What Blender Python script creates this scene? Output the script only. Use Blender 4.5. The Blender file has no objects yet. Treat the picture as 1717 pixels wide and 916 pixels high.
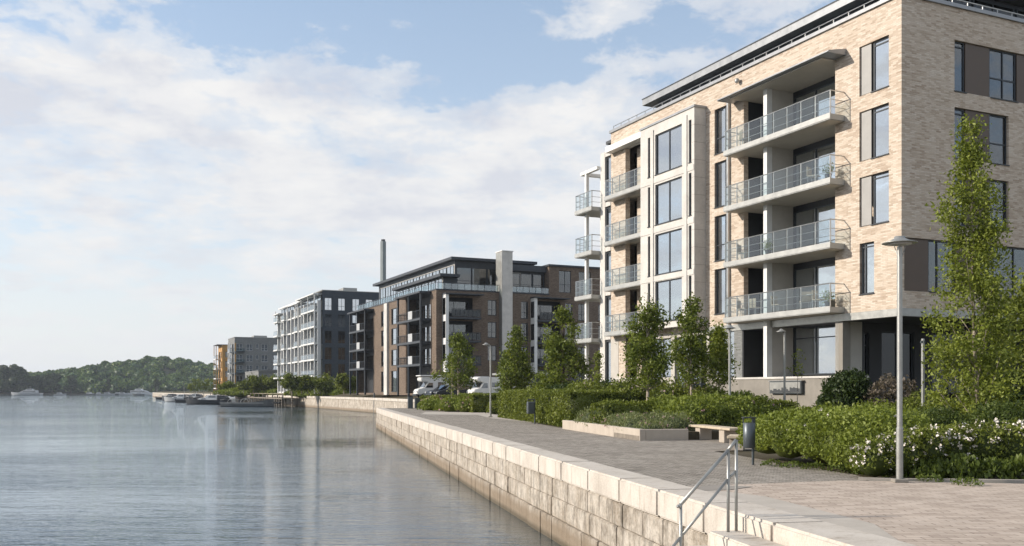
import bpy, bmesh, math, random
import numpy as np
from mathutils import Vector, Matrix
R = math.radians
rng = np.random.default_rng(7)
random.seed(7)
scene = bpy.context.scene
COL = scene.collection
FPX, CX, HY, HC = 1607.0, 858.0, 655.0, 1.7

def at(px, py, Y):
    return Vector(((px - CX) / FPX * Y, Y, HC + (HY - py) / FPX * Y))
def gx(px, Y):
    return (px - CX) / FPX * Y

# ---------------------------------------------------------------- materials
MAT = {}
def newmat(name):
    m = bpy.data.materials.new(name); m.use_nodes = True
    nt = m.node_tree; nt.nodes.clear()
    out = nt.nodes.new('ShaderNodeOutputMaterial')
    MAT[name] = m
    return m, nt, out
def N(nt, kind, **kw):
    n = nt.nodes.new(kind)
    for k, v in kw.items():
        if k.startswith('i_'):
            key = k[2:]
            key = int(key) if key.isdigit() else key.replace('_', ' ')
            n.inputs[key].default_value = v
        else: setattr(n, k, v)
    return n
def c4(c): return (c[0], c[1], c[2], 1)
def ramp(nt, fac, stops, interp='LINEAR'):
    r = nt.nodes.new('ShaderNodeValToRGB'); r.color_ramp.interpolation = interp
    e = r.color_ramp.elements
    while len(e) < len(stops): e.new(0.5)
    for i, (p, c) in enumerate(stops):
        e[i].position = p; e[i].color = c4(c) if len(c) == 3 else c
    nt.links.new(fac, r.inputs[0]); return r.outputs[0]
def mix(nt, fac, a, b, blend='MIX'):
    m = nt.nodes.new('ShaderNodeMix'); m.data_type = 'RGBA'; m.blend_type = blend
    for s, v in ((m.inputs[0], fac), (m.inputs[6], a), (m.inputs[7], b)):
        if isinstance(v, (int, float)): s.default_value = v
        elif isinstance(v, tuple): s.default_value = c4(v)
        else: nt.links.new(v, s)
    return m.outputs[2]
def math_(nt, op, a, b=None, c=None, clamp=False):
    m = nt.nodes.new('ShaderNodeMath'); m.operation = op; m.use_clamp = clamp
    for i, v in enumerate((a, b, c)):
        if v is None: continue
        if isinstance(v, (int, float)): m.inputs[i].default_value = v
        else: nt.links.new(v, m.inputs[i])
    return m.outputs[0]
def coords(nt, scale=(1, 1, 1), kind='Object', loc=(0, 0, 0), rot=(0, 0, 0)):
    t = nt.nodes.new('ShaderNodeTexCoord'); mp = nt.nodes.new('ShaderNodeMapping')
    mp.inputs['Scale'].default_value = scale; mp.inputs['Location'].default_value = loc
    mp.inputs['Rotation'].default_value = rot
    nt.links.new(t.outputs[kind], mp.inputs[0]); return mp.outputs[0]
def noise(nt, vec, scale=1.0, detail=4, rough=0.6, out=0, dist=0.0):
    n = N(nt, 'ShaderNodeTexNoise'); n.inputs['Scale'].default_value = scale
    n.inputs['Detail'].default_value = detail; n.inputs['Roughness'].default_value = rough
    n.inputs['Distortion'].default_value = dist
    nt.links.new(vec, n.inputs['Vector']); return n.outputs[out]
def bsdf(nt, out, color, rough=0.7, metal=0.0, spec=0.5, normal=None):
    b = nt.nodes.new('ShaderNodeBsdfPrincipled')
    if isinstance(color, tuple): b.inputs['Base Color'].default_value = c4(color)
    else: nt.links.new(color, b.inputs['Base Color'])
    if isinstance(rough, (int, float)): b.inputs['Roughness'].default_value = rough
    else: nt.links.new(rough, b.inputs['Roughness'])
    b.inputs['Metallic'].default_value = metal
    b.inputs['Specular IOR Level'].default_value = spec
    if normal is not None: nt.links.new(normal, b.inputs['Normal'])
    if out is not None: nt.links.new(b.outputs[0], out.inputs[0])
    return b
def bump(nt, h, strength=0.3, dist=0.02):
    b = nt.nodes.new('ShaderNodeBump'); b.inputs['Strength'].default_value = strength
    b.inputs['Distance'].default_value = dist; nt.links.new(h, b.inputs['Height'])
    return b.outputs[0]

def plain(name, col, rough=0.6, metal=0.0, var=0.12, scale=2.0, spec=0.4, bmp=0.0):
    """a surface with mild large and small scale variation"""
    m, nt, out = newmat(name)
    co = coords(nt)
    n1 = noise(nt, co, scale, 5, 0.65)
    n2 = noise(nt, co, scale * 11, 3, 0.6)
    f = math_(nt, 'ADD', math_(nt, 'MULTIPLY', n1, 0.7), math_(nt, 'MULTIPLY', n2, 0.3))
    lo = tuple(x * (1 - 2.2 * var) for x in col); hi = tuple(min(1, x * (1 + 1.6 * var)) for x in col)
    cc = ramp(nt, f, [(0.3, lo), (0.7, hi)])
    rr = math_(nt, 'MULTIPLY_ADD', n1, 0.25, rough - 0.12, clamp=True)
    nm = bump(nt, n2, bmp, 0.02) if bmp else None
    bsdf(nt, out, cc, rr, metal, spec, nm)
    return m

def brick_mat(name, c1, c2, c3, mortar, bw=0.28, bh=0.072, ms=0.008, streak=0.42):
    m, nt, out = newmat(name)
    t = nt.nodes.new('ShaderNodeTexCoord'); s = nt.nodes.new('ShaderNodeSeparateXYZ')
    nt.links.new(t.outputs['Object'], s.inputs[0])
    c = nt.nodes.new('ShaderNodeCombineXYZ')
    nt.links.new(math_(nt, 'ADD', s.outputs[0], s.outputs[1]), c.inputs[0]); nt.links.new(s.outputs[2], c.inputs[1])
    b = nt.nodes.new('ShaderNodeTexBrick'); b.offset = 0.37; b.squash = 1
    b.inputs['Scale'].default_value = 1; b.inputs['Brick Width'].default_value = bw; b.inputs['Row Height'].default_value = bh
    b.inputs['Mortar Size'].default_value = ms; b.inputs['Mortar Smooth'].default_value = 0.2; b.inputs['Bias'].default_value = 0
    b.inputs['Color1'].default_value = (0, 0, 0, 1); b.inputs['Color2'].default_value = (1, 1, 1, 1); b.inputs['Mortar'].default_value = (0.5, .5, .5, 1)
    nt.links.new(c.outputs[0], b.inputs['Vector'])
    # long horizontal runs of lighter and darker bricks
    mp = N(nt, 'ShaderNodeMapping'); mp.inputs['Scale'].default_value = (2.6, 13.0, 1)
    nt.links.new(c.outputs[0], mp.inputs[0])
    n1 = noise(nt, mp.outputs[0], 1.3, 6, 0.7)
    n0 = noise(nt, c.outputs[0], 0.35, 3, 0.5)
    f = math_(nt, 'ADD', math_(nt, 'MULTIPLY', b.outputs[0], 0.42), math_(nt, 'ADD', math_(nt, 'MULTIPLY', n1, streak), math_(nt, 'MULTIPLY', n0, 0.35)))
    col = ramp(nt, f, [(0.25, c1), (0.56, c2), (0.90, c3)])
    col = mix(nt, math_(nt, 'MULTIPLY', b.outputs['Fac'], 0.75), col, mortar)
    ms_ = N(nt, 'ShaderNodeMapping'); ms_.inputs['Scale'].default_value = (2.2, 0.22, 1); nt.links.new(c.outputs[0], ms_.inputs[0])
    run = ramp(nt, noise(nt, ms_.outputs[0], 1.0, 6, 0.72), [(0.56, (0, 0, 0)), (0.74, (1, 1, 1))])
    col = mix(nt, math_(nt, 'MULTIPLY', run, 0.35), col, c1)
    hgt = math_(nt, 'ADD', math_(nt, 'MULTIPLY', b.outputs['Fac'], -1.0), math_(nt, 'MULTIPLY', n1, 1.1))
    bsdf(nt, out, col, 0.85, 0, 0.2, bump(nt, hgt, 0.65, 0.02))
    return m

def glass_mat(name, tint, refl=0.3, rough=0.01, wav=0.004):
    m, nt, out = newmat(name)
    tr = N(nt, 'ShaderNodeBsdfTransparent'); tr.inputs[0].default_value = c4(tint)
    gl = N(nt, 'ShaderNodeBsdfGlossy'); gl.inputs['Roughness'].default_value = rough
    gl.inputs[0].default_value = (0.9, 0.95, 1, 1)
    lw = N(nt, 'ShaderNodeLayerWeight'); lw.inputs[0].default_value = 0.5
    f = math_(nt, 'MULTIPLY_ADD', math_(nt, 'POWER', lw.outputs['Facing'], 4.5), 1 - refl, refl, clamp=True)
    if wav:
        co = coords(nt)
        nm = bump(nt, noise(nt, co, 0.7, 2, 0.5), 0.10, wav * 10)
        nt.links.new(nm, gl.inputs['Normal'])
    mx = N(nt, 'ShaderNodeMixShader')
    nt.links.new(f, mx.inputs[0]); nt.links.new(tr.outputs[0], mx.inputs[1]); nt.links.new(gl.outputs[0], mx.inputs[2])
    nt.links.new(mx.outputs[0], out.inputs[0]); return m

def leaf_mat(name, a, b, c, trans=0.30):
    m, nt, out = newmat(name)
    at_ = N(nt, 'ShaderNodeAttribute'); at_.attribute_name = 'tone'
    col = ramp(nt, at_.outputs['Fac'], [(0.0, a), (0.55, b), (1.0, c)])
    p = bsdf(nt, None, col, 0.5, 0, 0.22)
    tl = N(nt, 'ShaderNodeBsdfTranslucent')
    nt.links.new(mix(nt, 1.0, col, (1.0, 1.0, 0.45), 'MULTIPLY'), tl.inputs[0])
    mx = N(nt, 'ShaderNodeMixShader'); mx.inputs[0].default_value = trans
    nt.links.new(p.outputs[0], mx.inputs[1]); nt.links.new(tl.outputs[0], mx.inputs[2]); nt.links.new(mx.outputs[0], out.inputs[0])
    return m

brick_mat('cream_brick', (0.345, 0.25, 0.18), (0.585, 0.485, 0.385), (0.71, 0.63, 0.54), (0.49, 0.43, 0.36), bw=0.30, bh=0.075)
brick_mat('brown_brick', (0.105, 0.078, 0.058), (0.18, 0.135, 0.102), (0.255, 0.195, 0.15), (0.15, 0.125, 0.105), bw=0.26, bh=0.08)
brick_mat('grey_brick', (0.15, 0.155, 0.155), (0.215, 0.22, 0.215), (0.28, 0.285, 0.275), (0.2, 0.2, 0.2))
brick_mat('dark_brick', (0.045, 0.055, 0.07), (0.065, 0.078, 0.095), (0.09, 0.105, 0.12), (0.08, 0.09, 0.1), streak=0.3)
plain('white_stone', (0.59, 0.565, 0.525), 0.7, var=0.10, scale=0.9)
plain('white_paint', (0.74, 0.74, 0.72), 0.45, var=0.05)
plain('soffit_board', (0.58, 0.54, 0.48), 0.8, var=0.04)
plain('loggia_panel', (0.50, 0.48, 0.44), 0.7, var=0.05)
plain('dark_cladding', (0.045, 0.052, 0.062), 0.5, var=0.12)
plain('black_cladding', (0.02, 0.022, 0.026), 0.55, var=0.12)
plain('brown_panel', (0.105, 0.075, 0.055), 0.5, var=0.06)
plain('pale_panel', (0.34, 0.33, 0.31), 0.45, var=0.05)
plain('frame_metal', (0.035, 0.042, 0.05), 0.4, var=0.1)
plain('slab_metal', (0.42, 0.42, 0.40), 0.4, metal=0.3, var=0.07)
plain('roof_metal', (0.30, 0.31, 0.32), 0.4, metal=0.4, var=0.06)
plain('steel', (0.42, 0.42, 0.41), 0.32, metal=0.85, var=0.06, scale=4)
plain('galvanised', (0.36, 0.36, 0.34), 0.42, metal=0.6, var=0.1, scale=3)
plain('dark_steel', (0.10, 0.115, 0.125), 0.4, metal=0.5, var=0.08)
plain('charcoal', (0.05, 0.055, 0.06), 0.5, var=0.1)
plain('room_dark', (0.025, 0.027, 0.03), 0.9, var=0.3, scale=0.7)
plain('room_reflect_tan', (0.34, 0.265, 0.20), 0.9, var=0.4, scale=0.8)  # room backing in warm tan, painting the reflections of the shaded side windows
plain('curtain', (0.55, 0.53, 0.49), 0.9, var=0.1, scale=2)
plain('ochre_wood', (0.50, 0.28, 0.09), 0.7, var=0.15, scale=1)
plain('grey_render', (0.16, 0.17, 0.175), 0.8, var=0.07)
plain('dark_render', (0.045, 0.047, 0.05), 0.8, var=0.08)
plain('rubber', (0.02, 0.02, 0.02), 0.8, var=0.1)
plain('van_white', (0.72, 0.71, 0.68), 0.35, var=0.03, spec=0.5)
plain('car_silver', (0.42, 0.44, 0.46), 0.3, metal=0.5, var=0.03)
plain('car_dark', (0.03, 0.035, 0.045), 0.3, metal=0.3, var=0.05, spec=0.6)
plain('hull_grey', (0.12, 0.13, 0.135), 0.5, var=0.15, scale=1)
plain('hull_dark', (0.03, 0.033, 0.04), 0.4, var=0.1)
plain('hull_pale', (0.45, 0.46, 0.46), 0.4, var=0.06)
plain('boat_white', (0.75, 0.76, 0.76), 0.35, var=0.03)
plain('weathered_wood', (0.22, 0.19, 0.155), 0.85, var=0.2, scale=3, bmp=0.4)
plain('pale_wood', (0.50, 0.42, 0.31), 0.75, var=0.1, scale=5)
plain('bark_pale', (0.38, 0.32, 0.26), 0.9, var=0.2, scale=8, bmp=0.5)
plain('bark_dark', (0.09, 0.07, 0.055), 0.9, var=0.2, scale=8, bmp=0.5)
plain('red_trim', (0.45, 0.06, 0.04), 0.5)
plain('chimney_concrete', (0.22, 0.25, 0.255), 0.9, var=0.12, scale=0.2)
plain('blossom', (0.72, 0.56, 0.52), 0.7, var=0.1)
plain('blossom_pink', (0.50, 0.30, 0.33), 0.7, var=0.1)
plain('blossom_white', (0.78, 0.72, 0.66), 0.7, var=0.08)
glass_mat('window_glass', (0.62, 0.66, 0.68), 0.60)
glass_mat('shade_glass', (0.60, 0.58, 0.54), 0.12)  # copy of window_glass, dimmed and warmed for faces out of the sun
glass_mat('dark_glass', (0.16, 0.19, 0.22), 0.05)
glass_mat('balcony_glass', (0.78, 0.86, 0.88), 0.14, wav=0)
glass_mat('vehicle_glass', (0.15, 0.17, 0.19), 0.18)
leaf_mat('leaf_tree', (0.05, 0.07, 0.014), (0.149, 0.190, 0.032), (0.242, 0.275, 0.055))
leaf_mat('leaf_tree_bright', (0.098, 0.127, 0.018), (0.196, 0.236, 0.037), (0.297, 0.330, 0.072))
leaf_mat('leaf_hedge', (0.05, 0.07, 0.014), (0.167, 0.201, 0.034), (0.259, 0.292, 0.066))
leaf_mat('leaf_low', (0.103, 0.132, 0.021), (0.196, 0.241, 0.041), (0.286, 0.330, 0.083))
leaf_mat('leaf_dark', (0.02, 0.035, 0.01), (0.04, 0.065, 0.018), (0.08, 0.11, 0.03))
leaf_mat('leaf_dry', (0.08, 0.07, 0.05), (0.16, 0.13, 0.10), (0.26, 0.22, 0.18), 0.2)
leaf_mat('leaf_far', (0.03, 0.065, 0.02), (0.09, 0.155, 0.035), (0.21, 0.26, 0.05), 0.1)
leaf_mat('leaf_sage', (0.09, 0.11, 0.05), (0.17, 0.20, 0.085), (0.28, 0.31, 0.15))
leaf_mat('leaf_deep', (0.035, 0.055, 0.012), (0.075, 0.105, 0.022), (0.15, 0.19, 0.05))
plain('far_white_dim', (0.42, 0.43, 0.44), 0.5, var=0.05)  # boat white darkened, with distant shade and haze put into the colour
leaf_mat('leaf_grass', (0.06, 0.085, 0.015), (0.11, 0.15, 0.03), (0.17, 0.21, 0.05))

def m_coping():
    m, nt, out = newmat('coping_stone')
    co = coords(nt)
    n1 = noise(nt, co, 0.9, 5, 0.6); n2 = noise(nt, co, 28, 5, 0.75); n3 = noise(nt, co, 5, 5, 0.7)
    col = ramp(nt, math_(nt, 'ADD', math_(nt, 'MULTIPLY', n1, 0.55), math_(nt, 'MULTIPLY', n2, 0.45)), [(0.32, (0.38, 0.33, 0.28)), (0.5, (0.58, 0.53, 0.465)), (0.68, (0.69, 0.645, 0.585))])
    g = N(nt, 'ShaderNodeNewGeometry')
    sx = N(nt, 'ShaderNodeSeparateXYZ'); nt.links.new(g.outputs['Normal'], sx.inputs[0])
    top = math_(nt, 'GREATER_THAN', sx.outputs[2], 0.6)
    worn = mix(nt, math_(nt, 'MULTIPLY', top, 0.35), col, (0.42, 0.38, 0.33))
    # rust-brown streaks running down the joints
    st = noise(nt, coords(nt, (1, 2.3, 0.25)), 2.2, 5, 0.7)
    sm = ramp(nt, st, [(0.54, (0, 0, 0)), (0.68, (1, 1, 1))])
    sp = ramp(nt, n3, [(0.62, (0, 0, 0)), (0.78, (1, 1, 1))])
    fin = mix(nt, math_(nt, 'MULTIPLY', sm, 0.55), worn, (0.24, 0.18, 0.12))
    fin = mix(nt, math_(nt, 'MULTIPLY', sp, 0.45), fin, (0.33, 0.27, 0.2))
    bsdf(nt, out, fin, 0.75, 0, 0.3, bump(nt, n2, 0.35, 0.01))
m_coping()
def m_wallstone():
    m, nt, out = newmat('quay_stone')
    co = coords(nt)
    n1 = noise(nt, co, 1.1, 5, 0.65); n2 = noise(nt, co, 14, 6, 0.75); n4 = noise(nt, co, 4, 6, 0.75)
    f = math_(nt, 'ADD', math_(nt, 'MULTIPLY', n1, 0.6), math_(nt, 'MULTIPLY', n2, 0.4))
    col = ramp(nt, f, [(0.34, (0.27, 0.215, 0.155)), (0.5, (0.52, 0.46, 0.385)), (0.66, (0.68, 0.63, 0.56))])
    s = N(nt, 'ShaderNodeSeparateXYZ'); t = N(nt, 'ShaderNodeTexCoord'); nt.links.new(t.outputs['Object'], s.inputs[0])
    z = s.outputs[2]
    # dark dirt runs with vertical streaks
    st = noise(nt, coords(nt, (1, 2.6, 0.5)), 1.5, 7, 0.78)
    sm = ramp(nt, math_(nt, 'MULTIPLY_ADD', n4, 0.45, math_(nt, 'MULTIPLY', st, 0.65)), [(0.50, (0, 0, 0)), (0.66, (1, 1, 1))])
    c2 = mix(nt, math_(nt, 'MULTIPLY', sm, 0.85), col, (0.15, 0.13, 0.105))
    # algae and wet zone above the water line
    zz = math_(nt, 'MULTIPLY_ADD', n4, 0.28, z)
    wet = ramp(nt, math_(nt, 'MULTIPLY_ADD', zz, 1.0, 2.0), [(0.55, (1, 1, 1)), (0.86, (0, 0, 0))])
    c3 = mix(nt, math_(nt, 'MULTIPLY', wet, 0.82), c2, (0.22, 0.165, 0.11))
    low = ramp(nt, math_(nt, 'MULTIPLY_ADD', z, 1.0, 2.0), [(0.12, (1, 1, 1)), (0.24, (0, 0, 0))])
    c4_ = mix(nt, math_(nt, 'MULTIPLY', low, 0.7), c3, (0.06, 0.05, 0.03))
    bsdf(nt, out, c4_, 0.75, 0, 0.3, bump(nt, math_(nt, 'ADD', n2, math_(nt, 'MULTIPLY', n4, 2.0)), 0.8, 0.03))
m_wallstone()
def m_concrete(name, a, b, seams=None):
    m, nt, out = newmat(name)
    co = coords(nt)
    n1 = noise(nt, co, 0.8, 6, 0.7); n2 = noise(nt, co, 30, 4, 0.7)
    st = noise(nt, coords(nt, (2, 2, 0.3)), 1.2, 5, 0.7)
    f = math_(nt, 'ADD', math_(nt, 'MULTIPLY', n1, 0.5), math_(nt, 'ADD', math_(nt, 'MULTIPLY', n2, 0.2), math_(nt, 'MULTIPLY', st, 0.3)))
    col = ramp(nt, f, [(0.35, a), (0.65, b)])
    bsdf(nt, out, col, 0.8, 0, 0.3, bump(nt, n2, 0.2, 0.01))
m_concrete('planter_concrete', (0.36, 0.31, 0.255), (0.52, 0.46, 0.39))
m_concrete('plinth_concrete', (0.20, 0.185, 0.16), (0.31, 0.285, 0.25))
m_concrete('path_concrete', (0.36, 0.325, 0.28), (0.50, 0.455, 0.40))
m_concrete('pale_wall', (0.42, 0.395, 0.355), (0.55, 0.52, 0.475))
def paving(name, c1, c2, c3, mortar, bw, bh, ms, rot, sc=1.0, bs=0.5, fade=0.5, offs=0.5):
    m, nt, out = newmat(name)
    co = coords(nt, (sc, sc, sc), rot=(0, 0, rot))
    w = noise(nt, co, 1.7, 3, 0.6, out=1)
    wv = N(nt, 'ShaderNodeVectorMath'); wv.operation = 'SCALE'; wv.inputs['Scale'].default_value = 0.06
    nt.links.new(w, wv.inputs[0])
    ad = N(nt, 'ShaderNodeVectorMath'); ad.operation = 'ADD'; nt.links.new(co, ad.inputs[0]); nt.links.new(wv.outputs[0], ad.inputs[1])
    b = N(nt, 'ShaderNodeTexBrick'); b.offset = offs
    for k, v in (('Scale', 1), ('Brick Width', bw), ('Row Height', bh), ('Mortar Size', ms), ('Mortar Smooth', 0.3), ('Bias', 0)): b.inputs[k].default_value = v
    b.inputs['Color1'].default_value = (0, 0, 0, 1); b.inputs['Color2'].default_value = (1, 1, 1, 1)
    nt.links.new(ad.outputs[0], b.inputs['Vector'])
    n1 = noise(nt, co, 0.5, 6, 0.65); n2 = noise(nt, co, 9, 5, 0.75); n3 = noise(nt, co, 60, 3, 0.7)
    f = math_(nt, 'ADD', math_(nt, 'MULTIPLY', b.outputs[0], 0.35), math_(nt, 'ADD', math_(nt, 'MULTIPLY', n1, 0.35), math_(nt, 'MULTIPLY', n2, 0.3)))
    col = ramp(nt, f, [(0.25, c1), (0.5, c2), (0.8, c3)])
    gap = ramp(nt, noise(nt, co, 2.3, 4, 0.7), [(0.42, (0.12, 0.12, 0.12)), (0.62, (1, 1, 1))])
    mf = math_(nt, 'MULTIPLY', b.outputs['Fac'], math_(nt, 'MULTIPLY', gap, 0.8))
    col = mix(nt, mf, col, mortar)
    stn = ramp(nt, noise(nt, coords(nt, loc=(5, 2, 0)), 0.33, 7, 0.72), [(0.50, (0, 0, 0)), (0.66, (1, 1, 1))])
    col = mix(nt, math_(nt, 'MULTIPLY', stn, 0.42), col, mix(nt, 0.5, col, mortar))
    hgt = math_(nt, 'ADD', math_(nt, 'MULTIPLY', b.outputs['Fac'], -1.2), math_(nt, 'ADD', math_(nt, 'MULTIPLY', n2, 1.0), math_(nt, 'MULTIPLY', n3, 0.35)))
    bsdf(nt, out, col, 0.85, 0, 0.2, bump(nt, hgt, bs, 0.02))
QA = math.atan2(0.2, 0.98)
paving('setts', (0.22, 0.195, 0.165), (0.37, 0.335, 0.29), (0.50, 0.455, 0.40), (0.07, 0.06, 0.05), 0.2, 0.11, 0.018, R(33), bs=1.0)
paving('brick_pavers', (0.35, 0.285, 0.235), (0.48, 0.40, 0.33), (0.57, 0.485, 0.41), (0.13, 0.10, 0.08), 0.30, 0.15, 0.009, R(2), bs=0.35)
def m_soil():
    m, nt, out = newmat('soil')
    co = coords(nt)
    n1 = noise(nt, co, 0.15, 5, 0.6); n2 = noise(nt, co, 9, 6, 0.8)
    f = math_(nt, 'ADD', math_(nt, 'MULTIPLY', n1, 0.6), math_(nt, 'MULTIPLY', n2, 0.4))
    col = ramp(nt, f, [(0.35, (0.05, 0.045, 0.03)), (0.5, (0.10, 0.085, 0.06)), (0.62, (0.10, 0.12, 0.045))])
    bsdf(nt, out, col, 0.95, 0, 0.1, bump(nt, n2, 0.6, 0.04))
m_soil()
plain('plaza_paving', (0.27, 0.245, 0.215), 0.85, var=0.12, scale=0.6)
plain('kerb_stone', (0.40, 0.365, 0.32), 0.8, var=0.1, scale=3)
plain('shore_rock', (0.16, 0.15, 0.13), 0.9, var=0.3, scale=0.3)
plain('hill_soil', (0.05, 0.06, 0.03), 0.95, var=0.3, scale=0.05)
def m_water():
    m, nt, out = newmat('water')
    def layer(sx, sy, sc, det, ro, loc):
        return noise(nt, coords(nt, (sx, sy, 1), loc=loc, rot=(0, 0, R(6))), sc, det, ro)
    big = layer(0.13, 0.42, 1.0, 2, 0.45, (3, 8, 0))
    mid = layer(0.42, 1.9, 1.0, 4, 0.6, (9, 1, 0))
    fine = layer(1.5, 5.5, 1.0, 4, 0.65, (1, 4, 0))
    mid = math_(nt, 'MULTIPLY_ADD', math_(nt, 'ABSOLUTE', math_(nt, 'MULTIPLY_ADD', mid, 2.0, -1.0)), -0.9, math_(nt, 'MULTIPLY', mid, 0.6))
    patch = layer(0.012, 0.035, 1.0, 3, 0.6, (30, 4, 0))
    amp = ramp(nt, patch, [(0.40, (0.30, 0.30, 0.30)), (0.60, (1.0, 1.0, 1.0))])
    h = math_(nt, 'ADD', math_(nt, 'MULTIPLY', big, 0.05), math_(nt, 'ADD', math_(nt, 'MULTIPLY', mid, math_(nt, 'MULTIPLY', amp, 0.065)), math_(nt, 'MULTIPLY', fine, math_(nt, 'MULTIPLY', amp, 0.032))))
    # livelier chop close to the steps, calmer water farther out
    tw = N(nt, 'ShaderNodeTexCoord'); ln = N(nt, 'ShaderNodeVectorMath'); ln.operation = 'LENGTH'; nt.links.new(tw.outputs['Object'], ln.inputs[0])
    near = ramp(nt, math_(nt, 'DIVIDE', ln.outputs['Value'], 160.0), [(0.06, (1, 1, 1)), (0.22, (0.68,) * 3), (0.45, (0.36,) * 3), (0.8, (0.24,) * 3), (1.0, (0.6,) * 3)])
    h = math_(nt, 'MULTIPLY', h, math_(nt, 'MULTIPLY', near, 3.6))
    nm = bump(nt, h, 1.0, 0.42)
    b = bsdf(nt, None, (0.016, 0.038, 0.055), 0.3, 0, 0.0, nm)
    gl = N(nt, 'ShaderNodeBsdfGlossy'); gl.inputs[0].default_value = (0.90, 0.955, 1, 1); gl.inputs['Roughness'].default_value = 0.015; nt.links.new(nm, gl.inputs['Normal'])
    lw = N(nt, 'ShaderNodeLayerWeight'); lw.inputs[0].default_value = 0.5; nt.links.new(nm, lw.inputs['Normal'])
    f = math_(nt, 'MULTIPLY_ADD', math_(nt, 'POWER', lw.outputs['Facing'], 3.2), 0.93, 0.05, clamp=True)
    mx = N(nt, 'ShaderNodeMixShader'); nt.links.new(f, mx.inputs[0]); nt.links.new(b.outputs[0], mx.inputs[1]); nt.links.new(gl.outputs[0], mx.inputs[2]); nt.links.new(mx.outputs[0], out.inputs[0])
m_water()

# ---------------------------------------------------------------- builders
class MB:
    def __init__(s): s.v = []; s.f = []
    def quad(s, *p):
        n = len(s.v); s.v += [tuple(q) for q in p]; s.f.append(tuple(range(n, n + len(p)))); return s
    def box(s, x0, x1, y0, y1, z0, z1):
        if x0 > x1: x0, x1 = x1, x0
        if y0 > y1: y0, y1 = y1, y0
        if z0 > z1: z0, z1 = z1, z0
        n = len(s.v)
        s.v += [(x0, y0, z0), (x1, y0, z0), (x1, y1, z0), (x0, y1, z0), (x0, y0, z1), (x1, y0, z1), (x1, y1, z1), (x0, y1, z1)]
        s.f += [tuple(n + i for i in q) for q in ((3, 2, 1, 0), (4, 5, 6, 7), (0, 1, 5, 4), (1, 2, 6, 5), (2, 3, 7, 6), (3, 0, 4, 7))]
        return s
    def tube(s, p, q, r, n=8, r2=None, cap=True):
        p = Vector(p); q = Vector(q); r2 = r if r2 is None else r2
        d = (q - p).normalized(); a = d.orthogonal().normalized(); b = d.cross(a)
        k = len(s.v)
        for c, rr in ((p, r), (q, r2)):
            for i in range(n):
                t = 2 * math.pi * i / n
                s.v.append(tuple(c + (a * math.cos(t) + b * math.sin(t)) * rr))
        for i in range(n):
            j = (i + 1) % n
            s.f.append((k + i, k + j, k + n + j, k + n + i))
        if cap:
            s.f.append(tuple(k + i for i in reversed(range(n)))); s.f.append(tuple(k + n + i for i in range(n)))
        return s
    def path(s, pts, rs, n=8):
        if isinstance(rs, (int, float)): rs = [rs] * len(pts)
        for i in range(len(pts) - 1): s.tube(pts[i], pts[i + 1], rs[i], n, rs[i + 1])
        return s
    def prism(s, poly, z0, z1, axis='z'):
        """extrude a polygon; axis z: (x,y) between z0,z1; axis y: (x,z) between y0,y1"""
        k = len(s.v); n = len(poly)
        for c in (z0, z1):
            for (a, b) in poly:
                s.v.append((a, b, c) if axis == 'z' else (a, c, b) if axis == 'y' else (c, a, b))
        s.f.append(tuple(k + i for i in reversed(range(n)))); s.f.append(tuple(k + n + i for i in range(n)))
        for i in range(n):
            j = (i + 1) % n
            s.f.append((k + i, k + j, k + n + j, k + n + i))
        return s
    def lathe(s, c, prof, n=20):
        k = len(s.v); m = len(prof)
        for (r, z) in prof:
            for i in range(n):
                t = 2 * math.pi * i / n
                s.v.append((c[0] + r * math.cos(t), c[1] + r * math.sin(t), c[2] + z))
        for j in range(m - 1):
            for i in range(n):
                i2 = (i + 1) % n
                s.f.append((k + j * n + i, k + j * n + i2, k + (j + 1) * n + i2, k + (j + 1) * n + i))
        s.f.append(tuple(k + i for i in reversed(range(n)))); s.f.append(tuple(k + (m - 1) * n + i for i in range(n)))
        return s
    def build(s, name, mat, parent=None, smooth=False, bevel=0, seg=1):
        me = bpy.data.meshes.new(name)
        me.from_pydata(s.v, [], s.f)
        bm = bmesh.new(); bm.from_mesh(me)
        if bevel:
            bmesh.ops.recalc_face_normals(bm, faces=bm.faces)
            bmesh.ops.bevel(bm, geom=list(bm.edges), offset=bevel, segments=seg, affect='EDGES', clamp_overlap=True)
        bmesh.ops.recalc_face_normals(bm, faces=bm.faces)
        bm.to_mesh(me); bm.free()
        if smooth:
            me.shade_smooth()
        me.materials.append(MAT[mat] if isinstance(mat, str) else mat)
        o = bpy.data.objects.new(name, me); COL.objects.link(o)
        if parent is not None: o.parent = parent
        return o

def tag(o, label=None, cat=None, group=None, kind=None):
    if label: o['label'] = label
    if cat: o['category'] = cat
    if group: o['group'] = group
    if kind: o['kind'] = kind
    return o
def thing(name, label, cat, loc=(0, 0, 0), rz=0.0, group=None):
    o = bpy.data.objects.new(name, None); COL.objects.link(o)
    o.location = loc; o.rotation_euler = (0, 0, rz); o.empty_display_size = 0.2
    return tag(o, label, cat, group)
def copy_tree(o, parent=None):
    c = o.copy(); COL.objects.link(c)
    if parent is not None: c.parent = parent
    for ch in list(o.children): copy_tree(ch, c)
    return c
def dup(o, loc, rz=None, label=None, scale=None, group=None):
    c = copy_tree(o); c.location = loc
    if rz is not None: c.rotation_euler = (0, 0, rz)
    if scale: c.scale = (scale,) * 3 if isinstance(scale, (int, float)) else scale
    if label: c['label'] = label
    if group: c['group'] = group
    return c

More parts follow.
